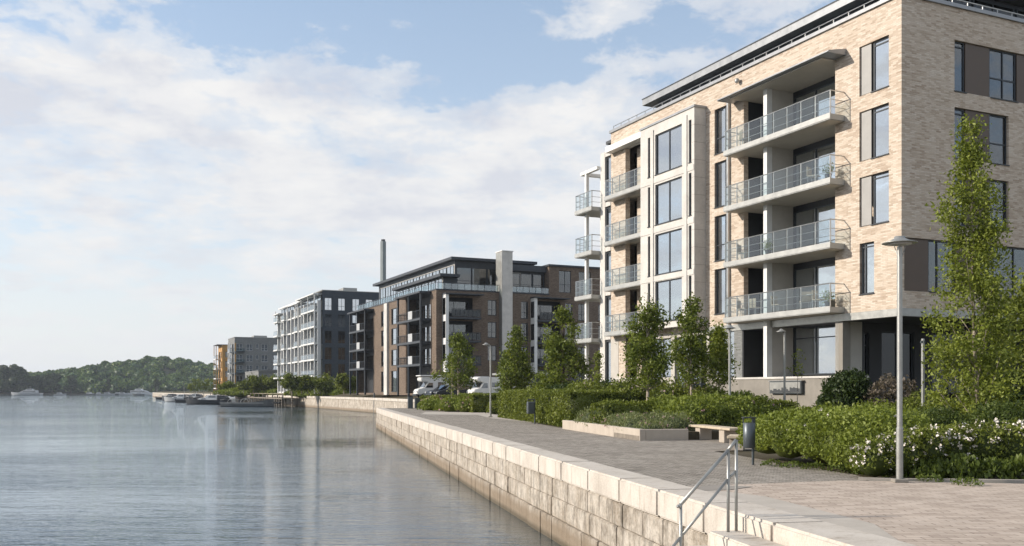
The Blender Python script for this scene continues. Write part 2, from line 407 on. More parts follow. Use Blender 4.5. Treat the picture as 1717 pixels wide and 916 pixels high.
# walls with real openings. axis 'x': plane x=c seen from -x, running along y; axis 'y': plane y=c seen from -y, running along x
def P(axis, c, a, z): return (c, a, z) if axis == 'x' else (a, c, z)
def wall(mb, axis, c, a0, a1, z0, z1, holes, depth=0.2):
    As = sorted({a0, a1, *[h[0] for h in holes], *[h[1] for h in holes]}); Zs = sorted({z0, z1, *[h[2] for h in holes], *[h[3] for h in holes]})
    As = [a for a in As if a0 <= a <= a1]; Zs = [z for z in Zs if z0 <= z <= z1]
    for i in range(len(As) - 1):
        for j in range(len(Zs) - 1):
            am, zm = (As[i] + As[i + 1]) / 2, (Zs[j] + Zs[j + 1]) / 2
            if any(h[0] < am < h[1] and h[2] < zm < h[3] for h in holes): continue
            mb.quad(P(axis, c, As[i], Zs[j]), P(axis, c, As[i + 1], Zs[j]), P(axis, c, As[i + 1], Zs[j + 1]), P(axis, c, As[i], Zs[j + 1]))
    for h in holes:
        d = h[4] if len(h) > 4 else depth
        for (p, q) in (((h[0], h[2]), (h[1], h[2])), ((h[1], h[2]), (h[1], h[3])), ((h[1], h[3]), (h[0], h[3])), ((h[0], h[3]), (h[0], h[2]))):
            mb.quad(P(axis, c, *p), P(axis, c, *q), P(axis, c + d, *q), P(axis, c + d, *p))
def abox(mb, axis, c0, c1, a0, a1, z0, z1):
    return mb.box(c0, c1, a0, a1, z0, z1) if axis == 'x' else mb.box(a0, a1, c0, c1, z0, z1)
def window(parent, axis, c, a0, a1, z0, z1, mull=(), trans=(), glass='window_glass', back='room_dark', frame='frame_metal', fw=0.07, sill=True, bdepth=0.45, simple=False, inset=0.12):
    g = MB(); abox(g, axis, c + inset + 0.04, c + inset + 0.05, a0 + 0.03, a1 - 0.03, z0 + 0.03, z1 - 0.03)
    w = g.build('window', glass, parent)
    f = MB(); e = 0.004
    abox(f, axis, c + inset, c + inset + 0.08, a0 + e, a0 + fw, z0 + e, z1 - e); abox(f, axis, c + inset, c + inset + 0.08, a1 - fw, a1 - e, z0 + e, z1 - e)
    abox(f, axis, c + inset, c + inset + 0.08, a0 + fw, a1 - fw, z0 + e, z0 + fw); abox(f, axis, c + inset, c + inset + 0.08, a0 + fw, a1 - fw, z1 - fw, z1 - e)
    for m in mull: abox(f, axis, c + inset + 0.002, c + inset + 0.078, m - fw * 0.45, m + fw * 0.45, z0 + fw, z1 - fw)
    for t in trans: abox(f, axis, c + inset + 0.004, c + inset + 0.076, a0 + fw, a1 - fw, t - fw * 0.4, t + fw * 0.4)
    f.build('frame', frame, w)
    if sill:
        abox(MB(), axis, 0, 0, 0, 0, 0, 0)
        s = MB(); abox(s, axis, c - 0.05, c + inset - 0.003, a0 - 0.02, a1 + 0.02, z0 - 0.03, z0 + 0.012); s.build('sill', frame, w)
    if back:
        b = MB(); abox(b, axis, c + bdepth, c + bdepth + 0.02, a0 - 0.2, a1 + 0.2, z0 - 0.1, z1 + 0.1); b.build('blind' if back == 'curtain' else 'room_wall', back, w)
    return w
def panel(parent, axis, c, a0, a1, z0, z1, mat, inset=0.06, name='panel'):
    m = MB(); abox(m, axis, c + inset, c + inset + 0.05, a0, a1, z0, z1); return m.build(name, mat, parent)
def balcony(parent, y0, y1, xo, z, xi=0.0, slab=0.26, h=1.1, npost=8, mat='slab_metal', gl='balcony_glass', post='steel', ends=(True, True), glass=True, xr=None, pr=0.022, bars=False, soffit='soffit_board'):
    """slab out from the x=0 facade to x=-xo between y0,y1, top at z"""
    b = MB(); b.box(-xo, xi, y0, y1, z - slab, z).box(-xo - 0.03, -xo - 0.004, y0 - 0.03, y1 + 0.03, z - slab + 0.04, z + 0.03)
    part = b.build('balcony', mat, parent)
    r = MB(); xx = -xo + 0.05
    for i in range(npost):
        y = y0 + 0.04 + (y1 - y0 - 0.08) * i / (npost - 1)
        r.box(xx - 0.015, xx + 0.03, y - pr, y + pr, z - slab + 0.05, z + h)
    r.tube((xx, y0, z + h), (xx, y1, z + h), pr * 1.25, 6)
    for k in ((0.3, 0.62) if not bars else (0.1,)): r.tube((xx, y0, z + h * k), (xx, y1, z + h * k), pr * 0.7, 6)
    if bars:
        n = int((y1 - y0) / 0.16)
        for i in range(n): r.box(xx - 0.008, xx + 0.008, y0 + i * 0.16, y0 + i * 0.16 + 0.016, z + 0.1, z + h)
    for yy, on in ((y0, ends[0]), (y1, ends[1])):
        if on:
            ysh = yy + (0.04 if yy == y0 else -0.04)
            r.tube((xx, ysh, z + h), (0, ysh, z + h), pr * 1.25, 6)
            for k in (0.3, 0.62): r.tube((xx, ysh, z + h * k), (0, ysh, z + h * k), pr * 0.7, 6)
    r.build('railing', post, part)
    if glass:
        g = MB(); n = npost - 1; st = (y1 - y0 - 0.08) / n
        for i in range(n):
            a_, b_ = y0 + 0.04 + st * i + 0.03, y0 + 0.04 + st * (i + 1) - 0.03
            g.quad((-xo, a_, z + .06), (-xo, b_, z + .06), (-xo, b_, z + h - .04), (-xo, a_, z + h - .04))
        g.build('glass_panel', gl, part)
    return part

# ---------------------------------------------------------------- foliage
def leafmesh(name, Pt, size, mat, parent=None, core=None, seed=0, tone=None, aspect=0.42, up=0.0, wild=1.0):
    """many small pointed leaves, each its own quad, at points Pt (N,3)"""
    rg = np.random.default_rng(seed + 11)
    n = len(Pt)
    d = rg.normal(size=(n, 3)); d[:, 2] += up * 1.5; d /= np.linalg.norm(d, axis=1)[:, None] + 1e-9
    e = rg.normal(size=(n, 3)); b = np.cross(d, e); b /= np.linalg.norm(b, axis=1)[:, None] + 1e-9
    s = (size * (0.6 + 0.8 * rg.random(n)))[:, None]
    nrm = np.cross(d, b)
    mid = Pt + nrm * s * 0.10
    V = np.stack([Pt - d * s * 0.5, mid + b * s * aspect * 0.6, Pt + d * s * 0.5, mid - b * s * aspect * 0.6], axis=1).reshape(-1, 3)
    t = rg.random(n) * 0.6 + (0.2 if tone is None else tone * 0.4)
    T = np.repeat(np.clip(t, 0, 1), 4)
    F = n
    ev = np.zeros((0, 3)); ef = []
    if core is not None:
        ev = np.array(core[0], dtype=float).reshape(-1, 3); ef = core[1]
    me = bpy.data.meshes.new(name)
    nv = len(V) + len(ev)
    me.vertices.add(nv); me.vertices.foreach_set('co', np.concatenate([V, ev]).astype(np.float32).ravel())
    loops = list(np.arange(4 * F)); starts = np.arange(F) * 4; tot = np.full(F, 4)
    if ef:
        le = np.array([i + len(V) for q in ef for i in q]); ct = np.array([len(q) for q in ef])
        loops = np.concatenate([np.arange(4 * F), le]); st2 = 4 * F + np.concatenate([[0], np.cumsum(ct)[:-1]])
        starts = np.concatenate([starts, st2]); tot = np.concatenate([tot, ct])
    me.loops.add(len(loops)); me.loops.foreach_set('vertex_index', np.array(loops, dtype=np.int32))
    me.polygons.add(len(starts)); me.polygons.foreach_set('loop_start', starts.astype(np.int32)); me.polygons.foreach_set('loop_total', tot.astype(np.int32))
    me.update(calc_edges=True); me.validate()
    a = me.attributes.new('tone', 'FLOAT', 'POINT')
    a.data.foreach_set('value', np.concatenate([T, np.full(len(ev), -0.0)]).astype(np.float32))  # inner core takes the darkest tone, painting shadow between the leaves
    me.materials.append(MAT[mat])
    o = bpy.data.objects.new(name, me); COL.objects.link(o)
    if parent is not None: o.parent = parent
    return o
def wob(Pt, k, seed):
    """cheap smooth 3-D noise"""
    rg = np.random.default_rng(seed); out = np.zeros(len(Pt))
    for i in range(6):
        w = rg.normal(size=3) * k * (1 + 0.5 * i); out += np.sin(Pt @ w + rg.random() * 6.28) / (1 + 0.35 * i)
    return out / 3.0
def ico(c, r, sub=2, jit=0.12, seed=0):
    bm = bmesh.new(); bmesh.ops.create_icosphere(bm, subdivisions=sub, radius=1)
    v = np.array([q.co[:] for q in bm.verts]); f = [[q.index for q in fc.verts] for fc in bm.faces]; bm.free()
    v = v * (1 + jit * wob(v, 2.2, seed)[:, None])
    return v * np.array(r) + np.array(c), f
def join_cores(cs):
    V = []; F = []; k = 0
    for v, f in cs:
        V.append(v); F += [[i + k for i in q] for q in f]; k += len(v)
    return np.concatenate(V), F
def mound(name, label, cat, ells, n, size, mat='leaf_low', loc=(0, 0, 0), rz=0, group=None, seed=0, flowers=None, up=0.3, core=True, thick=0.25, kind=None, corescale=0.8):
    """shrub made of overlapping leafy ellipsoids [(cx,cy,cz,rx,ry,rz)]"""
    rg = np.random.default_rng(seed)
    vol = np.array([(e[3] * e[4] + e[4] * e[5] + e[3] * e[5]) for e in ells]); pr = vol / vol.sum()
    pts = []; tones = []
    for e, p in zip(ells, pr):
        m = int(n * p); d = rg.normal(size=(m, 3)); d /= np.linalg.norm(d, axis=1)[:, None]
        d[:, 2] = np.where(d[:, 2] < -0.35, -d[:, 2], d[:, 2])
        r = 1.0 + 0.16 * wob(d * 3 + np.array(e[:3]), 1.7, seed + 3) - thick * rg.random(m) ** 2 + 0.07 * rg.normal(size=m)
        q = np.array(e[:3]) + d * r[:, None] * np.array(e[3:6]); pts.append(q)
    pts = np.concatenate(pts); keep = np.ones(len(pts), bool)
    for e in ells:
        rr = (((pts - np.array(e[:3])) / np.array(e[3:6])) ** 2).sum(1); keep &= rr > 0.45
    pts = pts[keep & (pts[:, 2] > 0.0)]
    tn = np.clip(0.5 + 0.7 * wob(pts, 1.6 / max(0.3, size * 6), seed + 9), 0, 1)
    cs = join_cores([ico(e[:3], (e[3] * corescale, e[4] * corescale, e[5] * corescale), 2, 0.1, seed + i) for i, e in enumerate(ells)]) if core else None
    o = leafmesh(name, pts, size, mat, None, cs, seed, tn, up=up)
    o.location = loc; o.rotation_euler = (0, 0, rz)
    tag(o, label, cat, group, kind)
    if flowers:
        fm, fn, fs = flowers
        idx = rg.choice(len(pts), size=min(fn, len(pts)), replace=False); c = pts[idx]
        ct = np.array([np.mean([e[k] for e in ells]) for k in range(3)]); dd = c - ct; dd /= np.linalg.norm(dd, axis=1)[:, None] + 1e-9
        # clustered heads: several petals around each centre
        cc = np.repeat(c + dd * 0.05, 7, axis=0) + rg.normal(size=(len(c) * 7, 3)) * fs * 0.5
        fl = leafmesh('blossoms', cc, fs * 0.8, fm, o, None, seed + 5, aspect=0.9); fl['kind'] = 'stuff'
    return o
def hedge(name, label, L, W, H, loc, rz, n, size, mat='leaf_hedge', seed=0, group=None, round_=0.12, rough=0.06, cat='hedge', flowers=None):
    """clipped hedge: box footprint x in 0..W, y in 0..L"""
    rg = np.random.default_rng(seed)
    A = np.array([L * H, L * H, W * H, W * H, L * W * 1.1]); cnt = (A / A.sum() * n).astype(int)
    pts = []; nr = []
    for i, m in enumerate(cnt):
        a, b = rg.random(m), rg.random(m)
        if i == 0: q = np.stack([np.zeros(m), a * L, b * H], 1); d = (-1, 0, 0)
        elif i == 1: q = np.stack([np.full(m, W), a * L, b * H], 1); d = (1, 0, 0)
        elif i == 2: q = np.stack([a * W, np.zeros(m), b * H], 1); d = (0, -1, 0)
        elif i == 3: q = np.stack([a * W, np.full(m, L), b * H], 1); d = (0, 1, 0)
        else: q = np.stack([a * W, b * L, np.full(m, H)], 1); d = (0, 0, 1)
        pts.append(q); nr.append(np.tile(d, (m, 1)))
    pts = np.concatenate(pts); nr = np.concatenate(nr); endf = (nr[:, 1] < -0.5)
    # round the edges and roughen
    c = np.array([W / 2, L / 2, H / 2]); h = np.array([W / 2, L / 2, H / 2])
    q = (pts - c); lim = h - round_; inn = np.clip(q, -lim, lim); inn[:, 2] = np.where(q[:, 2] < 0, q[:, 2], inn[:, 2])
    dv = q - inn; ln = np.linalg.norm(dv, axis=1)[:, None] + 1e-6; q = inn + dv / ln * np.minimum(ln, round_)
    pts = q + c + np.where(endf, 0.3, 1.0)[:, None] * nr * (rough * 1.3 * wob(pts, 1.5, seed + 2) + rough * rg.normal(size=len(pts)) * 0.7 - 0.05 * rg.random(len(pts)))[:, None]
    pts[endf, 1] += 0.07
    pts = pts[pts[:, 2] > 0.02]
    tn = np.clip(0.5 + 0.6 * wob(pts, 2.0, seed + 9), 0, 1)
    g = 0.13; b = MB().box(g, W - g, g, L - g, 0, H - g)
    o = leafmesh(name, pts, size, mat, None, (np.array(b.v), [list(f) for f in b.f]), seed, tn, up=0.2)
    o.location = loc; o.rotation_euler = (0, 0, rz); tag(o, label, cat, group)
    if flowers:
        fm, fn, fs = flowers; c = pts[rg.choice(len(pts), fn, replace=False)]
        cc = np.repeat(c, 5, axis=0) + rg.normal(size=(len(c) * 5, 3)) * fs * 0.5
        fl = leafmesh('blossoms', cc, fs * 0.8, fm, o, None, seed + 5, aspect=0.9); fl['kind'] = 'stuff'
    return o
def tree(name, label, loc, H, prof, cb, nclump, perclump, size, csig, trunk_r, mat='leaf_tree', bark='bark_pale', seed=0, group=None, lean=(0, 0), cat='tree', upbr=0.8, nbr=26, shell=0.55, trunk_top=0.96, gap=-0.16):
    """prof(t) = crown radius at t in 0..1 between crown base cb and top H"""
    rg = np.random.default_rng(seed); t_ = thing(name, label, cat, loc, 0, group)
    tr = MB(); pts = []; rs = []
    for i in range(9):
        k = i / 8; pts.append(Vector((lean[0] * k + 0.03 * H * 0.12 * math.sin(k * 7 + seed), lean[1] * k + 0.03 * H * 0.12 * math.cos(k * 6 + seed), H * trunk_top * k)))
        rs.append(trunk_r * (1.15 if i == 0 else 1) * (1 - 0.88 * k))
    tr.path(pts, rs, 8)
    def tp(z):
        k = min(1, z / (H * trunk_top)) * 8; i = min(7, int(k)); return pts[i].lerp(pts[i + 1], k - i)
    cl = []; 
    for i in range(nbr):
        t = (i + rg.random()) / nbr; z = cb + (H - cb) * t * 0.93; r = prof(min(1, t + 0.12)) * (0.75 + 0.3 * rg.random()); a = i * 2.4 + rg.random()
        p0 = tp(max(cb * 0.9, z - r * upbr)); p2 = Vector((tp(z).x + math.cos(a) * r, tp(z).y + math.sin(a) * r, z + r * 0.15))
        p1 = p0.lerp(p2, 0.5) + Vector((0, 0, -0.06 * r)) ; br = trunk_r * (0.36 - 0.24 * t)
        tr.path([p0, p1, p2], [br, br * 0.6, br * 0.2], 5)
        for k in (0.5, 0.75, 1.0): cl.append(tuple(p0.lerp(p2, k)))
    tr.build('trunk', bark, t_, smooth=True)
    k = 0
    while len(cl) < nclump:
        t = rg.random(); z = cb + (H - cb) * t; a = rg.random() * 6.283; pr = prof(t)
        if rg.random() > (pr / 1.0) ** 0.7 and pr < 1: continue
        bumpy = 1 + 0.30 * math.sin(a * 2 + z * 2.0 + seed) + 0.20 * math.sin(a * 5 - z * 4.1 + seed * 2)
        r = pr * bumpy * (shell + (1 - shell) * rg.random() ** 0.6) * (0.35 + 0.65 * rg.random() ** 0.4)
        c = tp(z); cl.append((c.x + math.cos(a) * r, c.y + math.sin(a) * r, z))
    cl = np.array(cl)
    # drop some clumps to leave gaps
    keep = wob(cl, 2.4 / max(0.5, prof(0.4)), seed + 5) > gap; cl = cl[keep]
    m = rg.integers(int(perclump * 0.5), int(perclump * 1.5), len(cl)); cs = np.repeat(cl, m, axis=0)
    off = rg.normal(size=(len(cs), 3)) * csig; off[:, 2] *= 0.8
    tn = np.repeat(np.clip(0.5 + 0.42 * rg.normal(size=len(cl)), 0, 1), m)
    leafmesh('crown', cs + off, size, mat, t_, None, seed, tn, up=0.15)
    return t_
# ================================================================ camera, sky, sun
cam = bpy.data.cameras.new('camera'); cam.sensor_width = 36; cam.lens = 36 * FPX / 1717; cam.shift_y = (HY - 458) / 1717
cam.clip_start = 0.1; cam.clip_end = 20000
co_ = bpy.data.objects.new('camera', cam); COL.objects.link(co_); co_.location = (0, 0, HC); co_.rotation_euler = (R(90), 0, 0); scene.camera = co_
SUN = Vector((-1.34, 0.0, 0.62)).normalized()
sl = bpy.data.lights.new('sun', 'SUN'); sl.energy = 3.9; sl.angle = R(0.53); sl.color = (1.0, 0.905, 0.79)
so = bpy.data.objects.new('sun', sl); COL.objects.link(so); so.rotation_euler = SUN.to_track_quat('Z', 'Y').to_euler(); so.location = (-80, 0, 60)
world = bpy.data.worlds.new('World'); scene.world = world; world.use_nodes = True
nt = world.node_tree; nt.nodes.clear()
wo = N(nt, 'ShaderNodeOutputWorld')
sky = N(nt, 'ShaderNodeTexSky'); sky.sky_type = 'NISHITA'; sky.sun_disc = False
sky.sun_elevation = math.asin(SUN.z); sky.sun_rotation = R(-90); sky.air_density = 1.0; sky.dust_density = 0.8; sky.ozone_density = 1.4
bg1 = N(nt, 'ShaderNodeBackground'); bg1.inputs[1].default_value = 0.125
nt.links.new(mix(nt, 0.30, sky.outputs[0], (4.4, 5.3, 6.4)), bg1.inputs[0])
tc = N(nt, 'ShaderNodeTexCoord'); sp = N(nt, 'ShaderNodeSeparateXYZ'); nt.links.new(tc.outputs['Generated'], sp.inputs[0])
zz = sp.outputs[2]
den = math_(nt, 'ADD', math_(nt, 'MAXIMUM', zz, 0.0), 0.22)
cx = math_(nt, 'DIVIDE', sp.outputs[0], den); cy = math_(nt, 'DIVIDE', sp.outputs[1], den)
cb = N(nt, 'ShaderNodeCombineXYZ'); nt.links.new(cx, cb.inputs[0]); nt.links.new(cy, cb.inputs[1])
mpw = N(nt, 'ShaderNodeMapping'); mpw.inputs['Location'].default_value = (4.3, 1.1, 0.0); nt.links.new(cb.outputs[0], mpw.inputs[0])
nb = noise(nt, mpw.outputs[0], 0.9, 3, 0.5)
nd = noise(nt, mpw.outputs[0], 7.5, 9, 0.62, dist=0.2)
mp2 = N(nt, 'ShaderNodeMapping'); mp2.inputs['Location'].default_value = (9.3, 4.1, 2.0); nt.links.new(cb.outputs[0], mp2.inputs[0])
ns = noise(nt, mp2.outputs[0], 4.5, 8, 0.6)
nm = noise(nt, mpw.outputs[0], 3.0, 6, 0.6)
az = math_(nt, 'MAXIMUM', math_(nt, 'DIVIDE', sp.outputs[0], math_(nt, 'MAXIMUM', sp.outputs[1], 0.05)), -0.7)
# height of the upper edge of the cloud bank: lower towards the right of the view
zs = math_(nt, 'ADD', zz, math_(nt, 'MULTIPLY', az, math_(nt, 'MULTIPLY', zz, 0.10)))
cov = ramp(nt, zs, [(0.0, (0.50,) * 3), (0.09, (0.46,) * 3), (0.15, (0.62,) * 3), (0.20, (0.78,) * 3), (0.28, (0.80,) * 3), (0.315, (0.36,) * 3), (0.36, (0.18,) * 3), (0.5, (0.45,) * 3), (1.0, (0.5,) * 3)])
# the brighter group of clouds high above the cream building
puf = math_(nt, 'MULTIPLY', ramp(nt, zz, [(0.27, (0, 0, 0)), (0.32, (1, 1, 1)), (0.42, (1, 1, 1)), (0.5, (0, 0, 0))]), ramp(nt, az, [(0.0, (0, 0, 0)), (0.10, (1, 1, 1)), (0.32, (1, 1, 1)), (0.45, (0, 0, 0))]))
f = math_(nt, 'ADD', math_(nt, 'MULTIPLY', nb, 0.30), math_(nt, 'ADD', math_(nt, 'MULTIPLY', nm, 0.62), math_(nt, 'MULTIPLY', nd, 0.60)))
f = math_(nt, 'ADD', f, math_(nt, 'ADD', math_(nt, 'MULTIPLY', cov, 0.36), math_(nt, 'MULTIPLY', puf, 0.13)))
mask = ramp(nt, math_(nt, 'MULTIPLY', f, 0.7), [(0.60, (0, 0, 0)), (0.67, (0.6,) * 3), (0.755, (0.97,) * 3)], 'EASE')
shade = ramp(nt, ns, [(0.38, (0.70, 0.69, 0.68)), (0.50, (0.635, 0.635, 0.645)), (0.64, (0.50, 0.52, 0.58))])
bg2 = N(nt, 'ShaderNodeBackground'); bg2.inputs[1].default_value = 1.0; nt.links.new(shade, bg2.inputs[0])
m1 = N(nt, 'ShaderNodeMixShader'); nt.links.new(mask, m1.inputs[0]); nt.links.new(bg1.outputs[0], m1.inputs[1]); nt.links.new(bg2.outputs[0], m1.inputs[2])
# pale air near the horizon
bg3 = N(nt, 'ShaderNodeBackground'); bg3.inputs[0].default_value = (0.64, 0.65, 0.665, 1)
hz = ramp(nt, zz, [(0.0, (0.92,) * 3), (0.08, (0.72,) * 3), (0.18, (0.36,) * 3), (0.30, (0.10,) * 3), (0.40, (0, 0, 0))])
m2 = N(nt, 'ShaderNodeMixShader'); nt.links.new(hz, m2.inputs[0]); nt.links.new(m1.outputs[0], m2.inputs[1]); nt.links.new(bg3.outputs[0], m2.inputs[2])
nt.links.new(m2.outputs[0], wo.inputs[0])
scene.view_settings.view_transform = 'Standard'; scene.view_settings.look = 'None'; scene.view_settings.exposure = 0.42; scene.view_settings.gamma = 1
scene.cycles.max_bounces = 7; scene.cycles.transparent_max_bounces = 16; scene.cycles.glossy_bounces = 3; scene.cycles.diffuse_bounces = 3
scene.cycles.volume_bounces = 0; scene.cycles.use_denoising = True; scene.cycles.sample_clamp_indirect = 6; scene.cycles.caustics_reflective = False; scene.cycles.caustics_refractive = False

# ================================================================ setting
WZ = -1.94
w = MB().quad((-2500, -120, WZ), (900, -120, WZ), (900, 2600, WZ), (-2500, 2600, WZ)); tag(w.build('water', 'water'), kind='structure')
QO = Vector((3.05, 13.48)); QS = Vector((-0.2, 0.98)).normalized(); QX = Vector((QS.y, -QS.x)); QROT = math.atan2(QX.y, QX.x)
def Q(lx, ly, z=0.0):
    p = QO + QX * lx + QS * ly; return Vector((p.x, p.y, z))
SH = [(-60, Q(0.5, 0).x + 0.2041 * 73.5), (92.4, Q(0.5, 80.5).x), (92.5, -9.5), (125, -12.0), (155.6, -22.3), (216.6, -48.1), (330, -101), (460, -165), (560, -210)]
def shore(Y):
    for (a, xa), (b, xb) in zip(SH, SH[1:]):
        if Y <= b: return xa + (xb - xa) * (Y - a) / (b - a)
    return SH[-1][1]
def sm(t): t = max(0, min(1, t)); return t * t * (3 - 2 * t)
def landz(X, Y):
    p = Vector((X, Y)) - QO; lx = p.dot(QX)
    z1 = -0.02 + 0.80 * sm((lx - 9.5) / 9.0)
    if Y > 92:
        d = X - shore(Y); z2 = 0.0 + (0.46 + 0.68 * sm(d / 5.0)) * (sm((Y - 92) / 22) if X < 60 else 1)
        return max(z2, z1 if d > 6 else z2)
    return z1
m = MB(); rows = [-60, -30, -10, 0, 5, 10, 15, 20, 25, 30, 35, 40, 45, 50, 55, 60, 65, 70, 76, 82, 88, 92.4, 92.5, 96, 100, 105, 110, 118, 125, 135, 145, 155.6, 170, 190, 216.6, 250, 290, 330, 390, 460, 560]
offs = [0, 0.4, 1, 2, 4, 6, 8, 9, 10, 11, 12, 13, 14, 15, 16, 17, 18, 20, 23, 28, 36, 50, 80, 150, 300, 700]
for Y in rows:
    for o in offs: X = shore(Y) + o; m.v.append((X, Y, landz(X, Y)))
nc = len(offs)
for i in range(len(rows) - 1):
    for j in range(nc - 1): a = i * nc + j; m.f.append((a, a + 1, a + nc + 1, a + nc))
tag(m.build('ground', 'soil'), kind='structure')
# promenade paving sheets, a few millimetres above the ground
pr = MB(); P0 = [Q(0.70, -0.2 + 4.2)]
edge = [Vector((6.9, 18.2)), Vector((6.9, 19.4)), Vector((6.2, 23.4)), Q(5.2, 12.5), Q(8.9, 13.5), Q(9.2, 22.5), Q(8.2, 23.5), Q(5.2, 30), Q(6.0, 47.6), Q(7.8, 49.0), Q(7.9, 60.0), Vector((-4.1, 77)), Vector((-9.3, 92.2))]
poly = [Q(0.70, 3.0)] + edge + [Q(0.70, 79.6)]
pr.quad(*[(p[0], p[1], 0.0) for p in poly]); tag(pr.build('promenade', 'setts'), kind='structure')
bp = MB(); poly = [Q(0.70, 3.4), Vector((6.2, 18.05)), Vector((7.3, 17.9)), Vector((9.3, 17.45)), Vector((14, 16.9)), Vector((40, 14.5)), Vector((40, -30)), Q(0.7, -44)]
bp.quad(*[(p[0], p[1], 0.004) for p in poly]); tag(bp.build('pavement', 'brick_pavers'), kind='structure')
cs = MB(); poly = [Q(0.7, 3.3), Q(1.35, 1.6), Q(1.25, -1.6), Q(0.7, -3.0)]
cs.quad(*[(p[0], p[1], 0.008) for p in poly]); tag(cs.build('paving_strip', 'path_concrete'), kind='structure')
ph = MB(); poly = [at(600, 0, 1)] 
pts = [(790, 703), (905, 709), (850, 703.5), (800, 693), (764, 687.5), (700, 691), (735, 697)]
def G(px, py, z=0.0):
    Y = (HC - z) * FPX / (py - HY); return Vector((gx(px, Y), Y, z))
poly = [G(705, 695, .008), G(800, 696, .008), G(826, 702, .008), G(915, 711, .008), G(915, 704, .008), G(845, 699, .008), G(800, 689, .008), G(764, 686.5, .008), G(775, 691, .008), G(712, 691, .008)]
ph.quad(*poly); tag(ph.build('footpath', 'path_concrete'), kind='structure')
dk = MB(); poly = [G(1152, 817, .012), G(1200, 813, .012), G(1262, 816, .012), G(1225, 821, .012), G(1175, 823, .012)]
dk.quad(*poly); tag(dk.build('drain_gully', 'drain') if 'drain' in MAT else dk.build('drain_gully', 'plaza_paving'), kind='structure')
kb = MB()
kp = [Vector((6.6, 18.25)), Vector((7.2, 18.05)), Vector((8.3, 17.95)), Vector((9.6, 17.75)), Vector((14, 17.2)), Vector((30, 15.8))]
for a, b in zip(kp, kp[1:]):
    d = (b - a).normalized(); nrm = Vector((-d.y, d.x)) * 0.06
    q = [a - nrm, b - nrm, b + nrm, a + nrm]; kb.prism([(p.x, p.y) for p in q], -0.1, 0.045)
tag(kb.build('kerb', 'kerb_stone'), kind='structure')
pz = MB(); 
for i, Y in enumerate([98, 106, 114, 122]):
    for X in (-8.5 if Y < 120 else -9.5, 0, 8, 20): pz.v.append((X, Y, landz(X, Y) + 0.012))
for i in range(3):
    for j in range(3): a = i * 4 + j; pz.f.append((a, a + 1, a + 5, a + 4))
tag(pz.build('car_park', 'plaza_paving'), kind='structure')

# ---------------------------------------------------------------- quay walls
qw = thing('quay_wall', 'long pale stone quay wall with rounded coping running along the promenade in the foreground', 'quay wall', Q(0, 0), QROT)
rg = random.Random(3)
cp = MB(); y = -14.0
while y < 80.4:
    L = min(2.2 + rg.uniform(-0.25, 0.2), 80.5 - y)
    cp.box(-0.035 + rg.uniform(-.006, .006), 0.72, y + 0.006, y + L - 0.006, -0.44, 0.02 + rg.uniform(-.005, .005)); y += L
cpo = cp.build('coping', 'coping_stone', qw, bevel=0.035, seg=3)
for k, (z0, z1, L0, off) in enumerate([(-0.905, -0.455, 1.25, 0.0), (-1.375, -0.915, 1.15, 0.012), (-2.0, -1.385, 1.3, 0.05), (-3.2, -2.01, 2.0, 0.05)]):
    c = MB(); y = -14.0
    while y < 80.4:
        L = min(L0 * rg.uniform(0.6, 1.35), 80.45 - y)
        if L < 0.1: break
        c.box(-off + rg.uniform(-.025, .012), 0.5, y + 0.004, y + L - 0.004, z0 + rg.uniform(0, .012), z1); y += L
    c.build('stone_course', 'quay_stone', qw, bevel=0.016, seg=2)
bk = MB().box(0.03, 0.6, -13.9, 80.3, -3.2, -0.46); bk.build('joint_mortar', 'weathered_wood', qw)
# stepped landing in front of the coping, where the handrail stands
st = thing('water_stairs', 'pale stone steps going down to the water below the steel handrail', 'stairs', Q(0, 0), QROT)
st_ = MB()
for i in range(7):
    st_.box(-0.50 - 0.33 * i, -0.045 if i == 0 else -0.17 - 0.33 * i, -4.6, -0.42, -3.0, -0.2 - 0.19 * i)
st_.build('step', 'coping_stone', st, bevel=0.02, seg=2)

def far_wall(name, label, pts, ztop, n):
    t = thing(name, label, 'quay wall', (pts[0].x, pts[0].y, 0)); o = pts[0]
    a = MB(); b = MB(); 
    for p, q in zip(pts, pts[1:]):
        p = p - o; q = q - o; d = (q - p).normalized(); nn = Vector((-d.y, d.x))
        def pr_(mb, x0, x1, z0, z1, e=0):
            c = [p + nn * x0, q + nn * x0, q + nn * x1, p + nn * x1]; mb.prism([(v.x, v.y) for v in c], z0, z1)
        pr_(a, -0.5, 0.10, ztop - 0.42, ztop)
        pr_(b, -0.4, 0.0, -3, ztop - 0.43); pr_(b, -0.45, 0.06, -3, -1.1)
        L = (q - p).length; k = int(L / 2.5)
    a.build('coping', 'coping_stone', t, bevel=0.03); b.build('wall_face', 'quay_stone', t)
    return t
V2 = Vector
far_wall('quay_wall', 'distant pale stone quay wall in front of the brown brick apartment block', [V2((2, 92.2)), V2((-9.6, 92.9)), V2((-9.6, 96))][1:], 0.02, 1)['label'] = 'short dark return of quay wall beside the inlet by the two bollards'
fw = far_wall('quay_wall', 'distant pale stone quay wall in front of the brown brick apartment block', [V2((-9.3, 123.8)), V2((-12.2, 125)), V2((-22.6, 155.6)), V2((-48.4, 216.6))], 0.52, 1)
far_wall('quay_wall', 'low stone quay edge behind the moored boats and timber jetty', [V2((-48.7, 217)), V2((-101, 330)), V2((-165, 460)), V2((-210, 560))], 0.5, 1)

